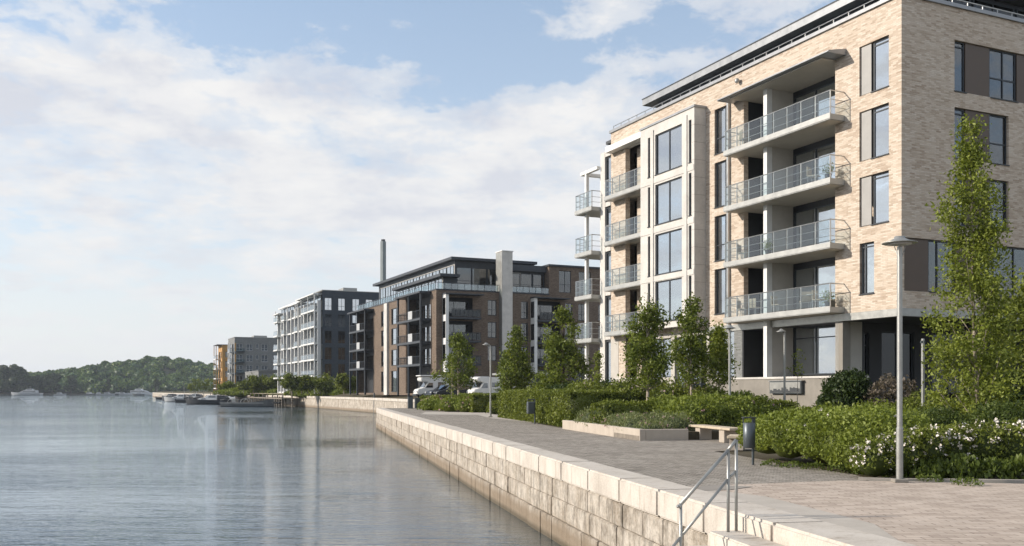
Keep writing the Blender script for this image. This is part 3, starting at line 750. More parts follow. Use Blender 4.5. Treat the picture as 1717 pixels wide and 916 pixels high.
# ================================================================ handrail
hr = thing('handrail', 'tubular steel handrail with two sloping rails over the water stairs', 'handrail', Q(0, 0), 0)
o = hr.location.xy
def W(px, py, Y): p = at(px, py, Y); return (p.x - o.x, p.y - o.y, p.z)
Yb = 12.95; Ya = 12.62; Yc_ = 12.35
for p_, q_ in ((W(1234, 893, Yb), W(1234, 738, Yb)), (W(1220.5, 893.5, Yb - .08), W(1220.5, 754, Yb - .06)), (W(1141, 990, Yc_), W(1141, 848, Yc_))):
    po = MB().tube(p_, q_, 0.021, 10).build('post', 'galvanised', hr, smooth=True)
    MB().lathe((p_[0], p_[1], p_[2] - 0.003), [(0.05, 0), (0.05, 0.012)], 12).build('base_plate', 'galvanised', po)
rm = MB(); rm.path([W(1234, 738, Yb), W(1220.5, 755, Yb - .06), W(1141, 846, Yc_), W(1137.5, 850.5, Yc_ - .02)], 0.024, 10)
rm.build('handrail_bar', 'galvanised', hr, smooth=True)
MB().path([W(1233, 790, Yb), W(1220.5, 803, Yb - .06), W(1141, 901, Yc_), W(1090, 962, Yc_ - .2)], 0.02, 10).build('lower_rail', 'galvanised', hr, smooth=True)
MB().tube(W(1137.5, 850.5, Yc_ - .02), W(1134.8, 848.5, Yc_ - .03), 0.02, 8).build('end_curl', 'galvanised', hr, smooth=True)

# ================================================================ near cream brick apartment building
BO = Vector((17.1, 42.07)); BROT = math.atan2(.4183, .9083)
def Bp(x, y, z=0): return Vector((BO.x + .9083 * x - .4183 * y, BO.y + .4183 * x + .9083 * y, z))
b1 = thing('apartment_building', 'large cream brick apartment building with glazed balconies and overhanging roof nearest the camera', 'building', (BO.x, BO.y, 0), BROT)
FL = [5.62, 8.62, 11.64, 14.66]
wins = [(0.72, 2.48, 15.28, 17.57), (0.72, 2.48, 12.26, 14.55), (0.72, 2.48, 9.24, 11.53)]
holes = [w_ for w_ in wins] + [(1.58, 2.46, 6.12, 8.48), (4.02, 10.9, 5.15, 17.42, 0.02)]
tall = [(12.35, 13.45, z + 0.38, z + 2.92) for z in FL]; holes += tall
holes += [(20.0, 23.9, 5.15, 17.62, 0.02)]
wb = MB()
wall(wb, 'x', 0, 0, 24.9, 5.15, 19.05, holes, 0.22)
rholes = [(3.25, 8.9, 15.28, 17.6), (3.25, 6.8, 12.24, 14.55), (3.25, 6.8, 9.2, 11.5), (0.16, 8.4, 6.1, 8.45)]
for z in (6.1, 9.2, 12.24, 15.28): rholes += [(11.5, 13.4, z, z + 2.3), (16, 18.2, z, z + 2.3)]
wall(wb, 'y', 0, 0, 22, 5.15, 19.05, rholes, 0.22)
wb.quad((0, 24.9, 5.15), (5, 24.9, 5.15), (5, 24.9, 19.05), (0, 24.9, 19.05)).quad((22, 0, .8), (22, 26, .8), (22, 26, 19.05), (22, 0, 19.05)).quad((0.1, 26.2, .8), (22, 26.2, .8), (22, 26.2, 18.0), (0.1, 26.2, 18.0))
# brick piers inside the balcony stacks and inner reveals
wb.box(0.0, 0.35, 23.05, 23.9, 2.4, 17.6)
wb.build('brick_wall', 'cream_brick', b1)
# parapet coping, roof surface
pc = MB().box(-0.10, 0.35, -0.10, 25.0, 19.05, 19.22).box(0.35, 22.1, -0.10, 0.35, 19.05, 19.22).box(0.2, 22, 24.7, 25.0, 19.05, 19.2)
pc.build('parapet_coping', 'roof_metal', b1)
MB().box(0.3, 21.9, 0.3, 26.1, 18.6, 18.8).build('roof', 'charcoal', b1)
rl = MB(); rl.tube((0.2, 0.3, 19.55), (0.2, 24.9, 19.55), 0.025, 6); rl.tube((0.25, 0.2, 19.55), (21, 0.2, 19.55), 0.03, 6)
for i in range(26): rl.box(0.19, 0.22, 0.4 + i * .98, 0.44 + i * .98, 19.22, 19.55)
for i in range(22): rl.box(0.4 + i * .98, 0.44 + i * .98, 0.19, 0.22, 19.22, 19.55)
rl.build('roof_railing', 'steel', b1)
# penthouse
ph_ = MB().box(3.3, 20, 2.3, 24.2, 18.8, 21.15); pho = ph_.build('penthouse', 'dark_cladding', b1)
MB().box(2.45, 20.6, 1.4, 24.85, 21.2, 21.6).build('penthouse_roof', 'roof_metal', b1)
MB().box(2.42, 20.63, 1.37, 24.88, 21.6, 21.66).build('roof_edge', 'frame_metal', b1)
for i in range(7): window(b1, 'x', 3.2, 3.0 + i * 3.0, 5.6 + i * 3.0, 19.3, 20.9, mull=(4.3 + i * 3.0,), sill=False, back=None, inset=-0.02)
for i in range(5): window(b1, 'y', 2.2, 4.0 + i * 3.1, 6.9 + i * 3.1, 19.25, 20.95, mull=(5.4 + i * 3.1,), sill=False, back=None, inset=-0.02, glass='dark_glass')
# left face windows beside the corner
for i, (a0, a1, z0, z1) in enumerate(wins):
    window(b1, 'x', 0, a0, 1.74, z0, z1, glass='window_glass', back='room_dark', trans=(z1 - 0.2,))
    panel(b1, 'x', 0, 1.80, a1 - 0.09, z0 + 0.04, z1 - 0.05, 'pale_panel', 0.05, 'shutter_panel')
    MB().box(0.10, 0.2, a1 - 0.085, a1 - 0.003, z0, z1).build('frame', 'frame_metal', b1)
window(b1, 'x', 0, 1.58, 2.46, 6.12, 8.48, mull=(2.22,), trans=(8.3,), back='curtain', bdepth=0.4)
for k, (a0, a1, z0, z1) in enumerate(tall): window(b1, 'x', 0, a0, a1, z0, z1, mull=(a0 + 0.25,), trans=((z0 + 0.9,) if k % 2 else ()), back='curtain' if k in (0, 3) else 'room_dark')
# right face windows with brown panels
def rface(a, z0, z1, mat): panel(b1, 'y', 0, a[0], a[1], z0 + .03, z1 - .03, mat, 0.07, 'brown_panel')
for (z0, z1, last) in ((15.28, 17.6, 7.42), (12.24, 14.55, 6.8), (9.2, 11.5, 6.8)):
    window(b1, 'y', 0, 3.25, 4.0, z0, z1, trans=(z1 - .25,), back='room_reflect_tan', glass='shade_glass')
    rface((4.02, 5.58), z0, z1, 'brown_panel')
    window(b1, 'y', 0, 5.6, last, z0, z1, mull=((6.55,) if last > 7 else ()), trans=(z0 + (z1 - z0) * .42,), back='room_reflect_tan', glass='shade_glass')
rface((7.44, 8.88), 15.28, 17.6, 'brown_panel')
rface((0.2, 1.68), 6.1, 8.45, 'brown_panel')
window(b1, 'y', 0, 1.7, 3.4, 6.1, 8.45, mull=(2.3,), back='room_reflect_tan', glass='shade_glass'); rface((3.42, 4.9), 6.1, 8.45, 'brown_panel')
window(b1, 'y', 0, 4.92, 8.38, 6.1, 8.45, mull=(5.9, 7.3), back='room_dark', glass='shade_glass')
for z in (6.1, 9.2, 12.24, 15.28):
    for a in (11.5, 16): window(b1, 'y', 0, a, a + (1.9 if a < 15 else 2.2), z, z + 2.3, mull=(a + 1,), back='room_reflect_tan', glass='shade_glass')
# loggia stack 1
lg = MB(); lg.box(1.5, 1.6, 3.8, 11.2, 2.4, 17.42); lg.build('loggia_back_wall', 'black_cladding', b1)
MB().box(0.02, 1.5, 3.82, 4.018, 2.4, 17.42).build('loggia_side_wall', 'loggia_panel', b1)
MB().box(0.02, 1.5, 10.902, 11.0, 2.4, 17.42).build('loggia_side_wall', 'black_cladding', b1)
MB().box(0.004, 0.3, 10.86, 11.75, 5.3, 17.42).build('brick_pier', 'cream_brick', b1)
dv = MB().box(-0.28, 0.06, 8.62, 8.90, 2.4, 17.42); dv.build('divider_edge', 'white_paint', b1)
MB().box(0.06, 1.5, 8.66, 8.86, 2.4, 17.42).build('divider_wall', 'loggia_panel', b1)
for k, z in enumerate([5.62, 8.62, 11.64, 14.66]):
    MB().box(0.0, 1.5, 4.02, 10.9, z - 0.26, z - 0.02).build('floor_slab', 'soffit_board', b1)
    for (a0, a1, mu) in ((4.3, 8.5, (5.4, 6.9)), (9.0, 10.7, (9.8,))):
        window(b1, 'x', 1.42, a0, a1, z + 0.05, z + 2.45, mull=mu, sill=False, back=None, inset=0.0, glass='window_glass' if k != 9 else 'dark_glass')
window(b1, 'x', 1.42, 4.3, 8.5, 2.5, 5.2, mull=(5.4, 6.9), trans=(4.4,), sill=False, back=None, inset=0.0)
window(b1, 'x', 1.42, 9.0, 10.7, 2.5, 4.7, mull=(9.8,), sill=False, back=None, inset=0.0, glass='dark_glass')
MB().box(-0.85, 1.5, 4.02, 11.0, 17.40, 17.46).build('loggia_ceiling', 'soffit_board', b1)
cn = MB(); cn.prism([(-1.1, 17.5), (-1.1, 17.56), (-0.0, 17.78), (-0.0, 17.47), (-1.04, 17.47)], 3.3, 11.75, 'y'); cn.build('canopy', 'roof_metal', b1)
for z in FL:
    balcony(b1, 3.4, 11.4, 0.9, z, xi=-0.004, npost=9)
    MB().box(-0.84, -0.01, 3.5, 11.3, z - 0.285, z - 0.262).build('balcony_soffit', 'soffit_board', b1)
MB().box(-0.16, -0.02, 12.02, 12.16, 0.8, 17.9).build('downpipe', 'steel', b1)
# white stone bay
bay = MB(); bh = []
for (z0, z1) in ((14.8, 17.25), (11.75, 14.2), (8.7, 11.18), (5.85, 8.3)):
    bh += [(15.5, 18.3, z0, z1), (14.55, 14.82, z0, z1), (18.86, 19.12, z0, z1)]
wall(bay, 'x', -0.8, 14.27, 19.95, 5.45, 17.9, bh, 0.2)
bay.quad((-0.8, 14.27, 5.45), (0, 14.27, 5.45), (0, 14.27, 17.9), (-0.8, 14.27, 17.9)).quad((-0.8, 19.95, 5.45), (0, 19.95, 5.45), (0, 19.95, 17.9), (-0.8, 19.95, 17.9)).quad((-.8, 14.27, 5.45), (0, 14.27, 5.45), (0, 19.95, 5.45), (-.8, 19.95, 5.45))
for z in (8.5, 11.45, 14.48): bay.box(-0.83, -0.802, 14.3, 19.92, z - 0.16, z + 0.16)
for y in (14.95, 18.45): bay.box(-0.86, -0.802, y, y + 0.28, 5.5, 17.6)
bayo = bay.build('bay_front', 'white_stone', b1)
sj = MB()
for i in range(12): sj.box(-0.803, -0.02, 14.262, 14.268, 5.9 + i, 5.915 + i)
for i in range(12): sj.box(-0.8035, -0.80, 14.28, 14.52, 5.9 + i, 5.912 + i)
sj.build('stone_joint', 'plinth_concrete', b1)
MB().box(-0.86, 0.0, 14.2, 20.0, 17.9, 18.02).build('bay_coping', 'roof_metal', b1)
for k, (z0, z1) in enumerate(((14.8, 17.25), (11.75, 14.2), (8.7, 11.18), (5.85, 8.3))):
    window(b1, 'x', -0.8, 15.5, 18.3, z0, z1, mull=(16.9,), back='curtain', bdepth=0.26, inset=0.08)
    for a in (14.55, 18.86): window(b1, 'x', -0.8, a, a + 0.26, z0, z1, fw=0.04, sill=True, back='room_dark', bdepth=0.3, inset=0.08)
# loggia stack 2
MB().box(1.3, 1.4, 19.8, 24.0, 2.4, 17.62).build('loggia_back_wall', 'black_cladding', b1)
MB().box(0.004, 1.3, 19.9, 20.0, 2.4, 17.62).build('loggia_side_wall', 'loggia_panel', b1)
MB().box(0.7, 1.3, 22.2, 22.75, 2.4, 17.62).build('brick_pier', 'cream_brick', b1)
MB().box(-0.55, 0.3, 20.0, 24.75, 17.63, 18.02).build('balcony_beam', 'white_paint', b1)
for z in FL:
    MB().box(0.0, 1.3, 20.0, 23.9, z - 0.26, z - 0.02).build('floor_slab', 'soffit_board', b1)
    window(b1, 'x', 1.2, 20.1, 22.0, z + 0.03, z + 2.6, mull=(21.2,), sill=False, back=None, inset=0.0)
    window(b1, 'x', 1.2, 22.8, 23.04, z + 0.03, z + 2.6, sill=False, back=None, inset=0.0)
    balcony(b1, 19.96, 24.6, 0.7, z - 0.05, xi=-0.004, npost=6, ends=(False, True), gl='balcony_glass')
# end frame and its slim windows
ef = MB().box(-0.06, 0.3, 25.62, 26.2, .8, 17.95).box(-0.04, 0.25, 24.9, 25.62, 17.6, 17.95)
for z in (5.3, 8.3, 11.3, 14.35): ef.box(-0.04, 0.3, 24.905, 25.615, z - 0.15, z + 0.15)
ef.build('corner_pier', 'white_stone', b1)
for z0, z1 in ((.9, 5.1), (5.5, 8.1), (8.5, 11.1), (11.5, 14.15), (14.55, 17.55)): window(b1, 'x', 0, 24.92, 25.6, z0, z1, sill=False, back='room_dark', inset=0.06)
# end balconies on slim columns
for k, z in enumerate(FL):
    balcony(b1, 26.25, 28.6, 0.75, z - 0.35, xi=1.5, npost=5)
MB().box(-0.32, -0.1, 27.75, 27.97, .8, 16.88).box(1.2, 1.45, 28.2, 28.45, .8, 16.9).build('balcony_column', 'white_paint', b1)
MB().box(-0.34, -0.08, 26.22, 28.35, 16.88, 17.1).box(-0.34, 1.5, 28.36, 28.6, 16.88, 17.1).box(1.3, 1.5, 26.22, 28.35, 16.88, 17.1).build('pergola_beam', 'white_paint', b1)
# ground floor
gf = MB(); gh = [(14.2, 17.4, .95, 4.9), (17.8, 20.0, 2.5, 4.9)]
MB().box(-0.02, 0.5, 23.9, 24.9, .8, 5.15).build('corner_pier', 'pale_wall', b1); wall(gf, 'x', 0.001, 13.95, 19.95, .8, 5.15, gh, 0.3); gf.build('ground_floor_wall', 'pale_wall', b1)
window(b1, 'x', 0.0, 14.2, 17.4, .95, 4.9, mull=(15.0, 15.8, 16.6), trans=(2.9,), back='room_reflect_tan', sill=False, frame='steel')
window(b1, 'x', 0.0, 17.8, 20.0, 2.5, 4.9, mull=(18.8,), back='room_dark', sill=False)
MB().box(-0.3, 0.0, 19.98, 23.88, .8, 2.42).build('balustrade_wall', 'pale_wall', b1); MB().box(-0.34, 0.02, 19.96, 23.9, 2.42, 2.5).build('wall_coping', 'white_stone', b1)
pl = MB().box(-0.28, 1.5, 3.4, 13.9, .3, 2.3); pl.build('plinth_wall', 'plinth_concrete', b1)
MB().box(-0.32, 1.5, 3.38, 13.92, 2.3, 2.40).build('wall_coping', 'white_stone', b1)
MB().box(0.01, 0.5, 11.0, 11.7, 2.4, 5.14).build('brick_pier', 'grey_brick', b1)
MB().box(0.02, 0.5, 3.55, 4.03, .8, 5.14).build('corner_pier', 'plinth_concrete', b1)
window(b1, 'x', 0.1, 11.72, 13.9, 2.45, 5.1, mull=(12.5,), back='room_reflect_tan', sill=False, glass='window_glass')
sf = MB().box(0.03, 21.9, 0.03, 26.1, 5.0, 5.14); sf.build('overhang_soffit', 'dark_render', b1)
MB().box(-0.03, 0.3, -0.03, 14.0, 4.98, 5.32).box(0.3, 22, -0.03, 0.28, 4.98, 5.32).build('base_band', 'galvanised', b1)
dg = MB(); wall(dg, 'y', 4.05, 0.5, 22, .8, 5.0, [(1.0, 2.2, 1.6, 4.5), (3.0, 5.2, 1.2, 4.6), (6.4, 9.0, 1.2, 4.6)], 0.2); dg.box(1.5, 21.9, 4.3, 26.0, .8, 4.99)
dg.build('recessed_wall', 'dark_render', b1)
window(b1, 'y', 4.05, 1.0, 2.2, 1.6, 4.5, trans=(3.9,), back=None, sill=False, glass='dark_glass'); window(b1, 'y', 4.05, 3.0, 5.2, 1.2, 4.6, mull=(4.1,), back=None, sill=False, glass='dark_glass'); window(b1, 'y', 4.05, 6.4, 9.0, 1.2, 4.6, mull=(7.7,), back=None, sill=False, glass='dark_glass')
MB().box(9.5, 9.9, 0.4, 0.8, .6, 5.0).box(19, 19.4, .4, .8, .6, 5.0).build('column', 'plinth_concrete', b1)
# glazed display case on the plinth wall
dc = thing('display_case', 'dark framed glass display case with grey reliefs on the concrete plinth wall', 'display case', Bp(-0.3, 7.2, 1.55), BROT)
MB().box(-0.16, 0.0, -1.35, 1.0, 0.0, 0.62).build('case_back', 'dark_steel', dc)
pn = MB(); pn.box(-0.18, -0.165, -1.3, -0.2, 0.05, 0.57).box(-0.18, -0.165, -0.14, 0.95, 0.05, 0.57); pn.build('pane', 'galvanised', dc)
rel = MB(); rr = random.Random(5)
for i in range(18): y0 = -1.28 + i * 0.122; h = rr.uniform(.08, .26); rel.box(-0.186, -0.181, y0, y0 + 0.12, 0.06, 0.06 + h)
rel.build('relief', 'charcoal', dc)
MB().box(-0.2, 0.02, -1.42, 1.06, 0.62, 0.66).build('top_cover', 'steel', dc)
# lamp high on the facade
fl_ = thing('flood_light', 'small grey flood light fixed high on the cream brick wall above the balconies', 'light', Bp(-0.02, 11.2, 18.55), BROT)
MB().lathe((-0.16, 0, -0.12), [(0.06, 0), (0.13, 0.06), (0.13, 0.2), (0.05, 0.26)], 12).build('lamp_head', 'galvanised', fl_, smooth=True)
MB().tube((0, 0, 0), (-0.16, 0, 0), 0.03, 8).build('bracket', 'galvanised', fl_)

# balcony furniture
def chair(name, label, loc, rz, group='chairs on the balconies of the cream building'):
    t = thing(name, label, 'chair', loc, rz, group)
    MB().box(-.24, .24, -.24, .24, .42, .46).build('seat', 'pale_wood', t)
    MB().box(-.24, .24, .22, .26, .46, .9).build('backrest', 'pale_wood', t)
    for sx in (-.21, .21):
        for sy in (-.21, .21): MB().tube((sx, sy, 0), (sx, sy, .43), .018, 6).build('leg', 'steel', t)
    return t
c0 = chair('balcony_chair', 'pale slatted chair on the lowest balcony right of the white divider, nearer the corner', Bp(-0.45, 4.6, 5.62), BROT + 0.3)
for (y, k, l, rz) in ((5.6, 0, 'pale chair on the lowest balcony right of the divider, beside the white table', 2.6), (10.4, 0, 'pale chair at the far left end of the lowest balcony', .5), (9.4, 0, 'pale chair just left of the white divider on the lowest balcony', 1.8),
                      (7.6, 0, 'pale chair just right of the white divider on the lowest balcony', 0.2), (10.2, 3, 'pale chair at the left end of the topmost balcony', 1.2), (10.4, 1, 'pale chair at the left end of the second lowest balcony', .4), (5.0, 2, 'pale chair near the right end of the second highest balcony', .4)):
    dup(c0, Bp(-0.42, y, FL[k]), BROT + rz, l)
tb = thing('balcony_table', 'round pale table between chairs on the lowest balcony', 'table', Bp(-0.42, 5.1, 5.62), 0)
MB().lathe((0, 0, .7), [(.3, 0), (.3, .03)], 16).build('table_top', 'white_paint', tb); MB().tube((0, 0, 0), (0, 0, .7), .03, 8).build('leg', 'steel', tb)

for k, (y, f_, l) in enumerate(((3.9, 0, 'potted plant at the right end of the lowest balcony by the corner'), (3.9, 2, 'potted plant at the right end of the second highest balcony'), (8.2, 1, 'potted plant beside the white divider on the second lowest balcony'))):
    p_ = Bp(-0.55, y, FL[f_]); t = thing('potted_plant', l, 'plant', p_, 0, 'potted plants on the balconies')
    MB().lathe((0, 0, 0), [(.12, 0), (.17, .3), (.16, .3), (.12, .28)], 14).build('pot', 'charcoal', t)
    rg_ = np.random.default_rng(k + 3); pp = rg_.normal(size=(260, 3)) * np.array([.13, .13, .16]) + np.array([0, 0, .52]); leafmesh('foliage', pp, .09, 'leaf_low', t, None, k, up=.5)
# ================================================================ brown brick apartment block
C2 = Vector((-10.41, 131.7)); 
b2 = thing('apartment_building', 'brown brick apartment block with dark penthouse and tall pale slab rising through its roof', 'building', (C2.x, C2.y, 0), BROT)
ZF = [5.4, 8.6, 11.8]; WZ2 = [(1.5, 4.75), (5.6, 8.05), (8.85, 11.35), (12.0, 14.45)]
wb = MB(); holes = []; 
for z0, z1 in WZ2: holes += [(23.7, 25.7, z0, z1), (17.4, 20.3, z0, z1)]
holes += [(2.2, 13.2, 1.3, 15.3, 0.02), (30.0, 40.0, 1.3, 15.3, 0.02)]
wall(wb, 'x', 0, 0, 40.4, 1.0, 15.55, holes, 0.2)
rh = []
for z0, z1 in WZ2[1:]: rh += [(7.7, 9.05, z0 + .3, z1)]
for z0, z1 in WZ2[1:]: rh += [(12.9, 14.0, z0, z1), (20.0, 21.2, z0, z1), (22.2, 23.5, z0, z1), (25.6, 26.9, z0, z1)]
rh += [(.95, 5.4, 5.5, 8.1, .02), (.95, 5.4, 8.8, 11.35, .02), (.95, 5.4, 12.0, 14.6, .02), (15, 19.2, 5.5, 8.1, .02), (15, 19.2, 8.8, 11.35, .02), (15, 19.2, 12.0, 14.6, .02)]
rh += [(1.2, 5.2, 1.4, 4.8), (12.8, 18.5, 1.3, 4.7), (21, 24, 1.3, 4.7)]
wall(wb, 'y', 0, 0, 30, 1.0, 15.55, rh, 0.2)
# the taller brick end with its own windows
rh2 = [(19.0, 21.0, 16.0, 19.2), (22.3, 24.3, 16.0, 19.2)]
wall(wb, 'y', -0.003, 17.4, 30, 15.55, 19.75, rh2, 0.2)
wb.quad((17.4, 0, 15.55), (17.4, 8, 15.55), (17.4, 8, 19.75), (17.4, 0, 19.75)).quad((0, 40.4, 1), (20, 40.4, 1), (20, 40.4, 15.55), (0, 40.4, 15.55)).quad((30, 0, 1), (30, 30, 1), (30, 30, 19.75), (30, 0, 19.75))
wb.build('brick_wall', 'brown_brick', b2)
MB().box(0.1, 29.9, 0.1, 40.3, 15.3, 15.5).box(17.5, 29.9, 0.1, 20, 19.5, 19.7).build('roof', 'charcoal', b2)
MB().box(-0.08, 0.3, -0.08, 40.5, 15.55, 15.7).box(0.3, 17.4, -0.08, 0.3, 15.55, 15.7).build('parapet_coping', 'dark_cladding', b2)
MB().box(17.2, 30.3, -0.25, 20.3, 19.75, 20.0).build('roof_edge', 'dark_cladding', b2)
for i, (z0, z1) in enumerate(WZ2):
    window(b2, 'x', 0, 23.7, 25.7, z0, z1, mull=(24.7,), trans=(z0 + .8,), back='curtain' if i else 'room_dark')
    window(b2, 'x', 0, 17.4, 20.3, z0, z1, mull=(18.2,), trans=(z0 + .8,), back='curtain' if i else 'room_dark')
for z0, z1 in WZ2[1:]:
    window(b2, 'y', 0, 7.7, 9.05, z0 + .3, z1, trans=(z0 + 1.1,), mull=(8.4,), back='curtain', glass='shade_glass')
    for a in ((12.9, 14.0), (20.0, 21.2), (22.2, 23.5), (25.6, 26.9)): window(b2, 'y', 0, a[0], a[1], z0, z1, mull=((a[0] + a[1]) / 2,), trans=(z0 + .9,), back='room_reflect_tan', glass='shade_glass')
for a in ((1.2, 5.2, 1.4, 4.8), (12.8, 18.5, 1.3, 4.7), (21, 24, 1.3, 4.7)): window(b2, 'y', 0, *a, mull=((a[0] + a[1]) / 2,), back='room_dark', glass='dark_glass', sill=False)
for a in rh2: window(b2, 'y', -0.003, *a, mull=((a[0] + a[1]) / 2,), trans=(a[2] + 1.2,), back='curtain' if a[0] > 22 else 'room_dark', glass='shade_glass', sill=False)
# pale pilaster strip and dark joint
MB().box(-0.35, -0.003, 21.6, 23.2, 1.0, 15.5).build('pilaster', 'white_stone', b2)
MB().box(-0.30, -0.003, 23.2, 23.45, 1.0, 15.5).build('downpipe', 'frame_metal', b2)
# balcony stacks on the water side
def stack(par, y0, y1, xo, zs, ztop, zb, npost, col='dark_cladding', bars=True):
    MB().box(1.6, 1.7, y0 - .2, y1 + .2, zb, ztop).build('loggia_back_wall', 'black_cladding', par)
    MB().box(0.03, 1.6, y0 - .15, y0 - 0.002, zb, ztop).build('loggia_side_wall', 'brown_brick', par); MB().box(0.03, 1.6, y1 + 0.002, y1 + .15, zb, ztop).build('loggia_side_wall', 'brown_brick', par)
    c = MB().box(-xo - 0.25, 0.1, y0 - 0.5, y1 + .4, ztop - .12, ztop + .12); c.build('canopy', col, par)
    for cy in (y0 + 0.1, (y0 + y1) / 2, y1 - .3):
        MB().box(-xo + .05, -xo + .3, cy, cy + .25, zb - .3, ztop - .13).build('column', 'frame_metal', par)
    for z in zs:
        balcony(par, y0, y1, xo, z, xi=1.6, slab=.28, npost=npost, mat=col, post='frame_metal', gl='dark_glass', glass=False, pr=.03, bars=bars)
        wy = y0 + .5
        for k in range(2):
            w0 = y0 + .4 + k * (y1 - y0) / 2; window(par, 'x', 1.5, w0, w0 + (y1 - y0) / 2 - 1.0, z + .05, z + 2.4, mull=(w0 + 1.5,), sill=False, back=None, inset=0)
    for z in zs: MB().box(-xo - .06, -xo - .02, (y0 + y1) / 2 - 2.0, (y0 + y1) / 2 - .2, z + .05, z + 1.2).build('privacy_panel', 'hull_pale', par)
stack(b2, 2.4, 13.0, 1.5, ZF, 15.4, 1.3, 7); stack(b2, 30.2, 39.8, 1.5, ZF, 15.1, 1.3, 6)
# balconies on the street side with pale fin walls
for x0 in (0.9, 14.4):
    MB().box(x0 + 0.0, x0 + .45, -1.3, -0.002, 4.2, 14.9).build('fin_wall', 'white_paint', b2)
    g_ = MB()
    for z in ZF: g_.box(x0 - .03, x0 - .01, -1.2, -.15, z + .3, z + 2.6)
    g_.build('pane', 'dark_glass', b2)
    MB().box(x0 - .1, x0 + 5.6, -1.6, -.003, 14.9, 15.05).build('canopy', 'dark_cladding', b2)
    MB().box(x0 + .2, x0 + 5.3, 1.4, 1.5, 5.4, 14.8).build('loggia_back_wall', 'black_cladding', b2)
    for z in ZF:
        m_ = MB().box(x0 + .46, x0 + 5.2, -1.5, 1.4, z - .25, z); sb = m_.build('balcony', 'dark_cladding', b2)
        r_ = MB().tube((x0 + .8, -1.45, z + 1.1), (x0 + 5.2, -1.45, z + 1.1), .035, 6).tube((x0 + 5.15, -1.45, z + 1.1), (x0 + 5.15, 0, z + 1.1), .035, 6)
        for i in range(8): r_.box(x0 + .8 + i * .62, x0 + .84 + i * .62, -1.47, -1.43, z, z + 1.1)
        r_.build('railing', 'frame_metal', sb)
        MB().box(x0 + .85, x0 + 5.1, -1.42, -1.41, z + .1, z + 1.0).build('glass_panel', 'dark_glass', sb)
        window(b2, 'y', 1.3, x0 + 1.0, x0 + 4.4, z + .05, z + 2.4, mull=(x0 + 2.2,), sill=False, back=None, inset=0, glass='shade_glass')
# pale slab tower
sl_ = MB().box(9.5, 11.1, -1.0, 1.2, 1.0, 21.3); sl_.build('chimney_slab', 'white_stone', b2, bevel=.02)
MB().box(9.46, 9.495, -0.99, 1.15, 1.0, 21.2).build('metal_cladding', 'galvanised', b2)
MB().box(9.4, 11.2, -1.1, 1.3, 21.3, 21.42).build('slab_coping', 'white_paint', b2)
# penthouse
pw = MB().box(4.4, 17, 4.2, 41.5, 15.5, 20.35); pw.build('penthouse', 'dark_cladding', b2)
MB().box(3.5, 17.1, 3.3, 42.4, 20.35, 20.75).build('penthouse_roof', 'dark_cladding', b2)
MB().box(1.4, 4.4, 2.2, 24.5, 17.75, 18.15).build('terrace_canopy', 'dark_cladding', b2)
MB().box(2.2, 4.4, 3.2, 24.0, 15.5, 17.75).build('sunroom', 'dark_cladding', b2)
for i in range(7): window(b2, 'x', 2.1, 3.4 + i * 2.95, 6.15 + i * 2.95, 15.9, 17.6, mull=(4.8 + i * 2.95,), sill=False, back='curtain', inset=0, bdepth=.07)
for i in range(12): window(b2, 'x', 4.3, 4.5 + i * 3.0, 7.3 + i * 3.0, 18.3 if i < 7 else 16.2, 19.7, mull=(5.9 + i * 3.0,), sill=False, back='curtain', inset=0, bdepth=.08, glass='window_glass')
for i in range(5): window(b2, 'y', 4.1, 4.6 + i * 2.4, 6.9 + i * 2.4, 16.1, 19.4, trans=(17.5,), sill=False, back=None, inset=0, glass='shade_glass')
MB().box(11.15, 17.35, 0.8, 4.0, 18.9, 19.8).build('penthouse_roof', 'dark_cladding', b2)
MB().box(11.3, 17.3, 1.4, 4.1, 15.5, 18.9).build('penthouse', 'dark_cladding', b2)
for i in range(3): window(b2, 'y', 1.3, 11.5 + i * 1.95, 13.3 + i * 1.95, 15.9, 18.6, trans=(17.0,), sill=False, back='curtain' if i == 0 else None, bdepth=.08, inset=0, glass='shade_glass')
tr_ = MB()
for i in range(40): tr_.box(-0.02, .02, .2 + i * 1.0, .24 + i * 1.0, 15.7, 16.6)
for i in range(17): tr_.box(.2 + i * 1.0, .24 + i * 1.0, -0.02, .02, 15.7, 16.6)
tr_.tube((0, 0, 16.6), (0, 40.3, 16.6), .035, 6).tube((0, 0, 16.6), (17.3, 0, 16.6), .035, 6); tr_.build('terrace_railing', 'frame_metal', b2)
MB().box(0.03, 0.045, .2, 40, 15.75, 16.5).box(.2, 9.3, 0.03, 0.045, 15.75, 16.5).box(11.2, 17.3, 0.03, 0.045, 15.75, 16.5).build('glass_panel', 'balcony_glass', b2)
MB().box(6, 9.3, 7, 12, 20.75, 21.3).build('roof_plant', 'galvanised', b2)
# patio fence at ground level on the water side
# chimney far behind
chm = thing('chimney', 'tall slim grey industrial chimney rising behind the brown brick block', 'chimney', (gx(642, 330), 330, 0))
MB().lathe((0, 0, 0), [(1.15, 0), (1.0, 40), (0.98, 53)], 4).build('shaft', 'chimney_concrete', chm)
MB().lathe((0, 0, 53), [(.7, 0), (.7, .7)], 8).build('flue', 'charcoal', chm)

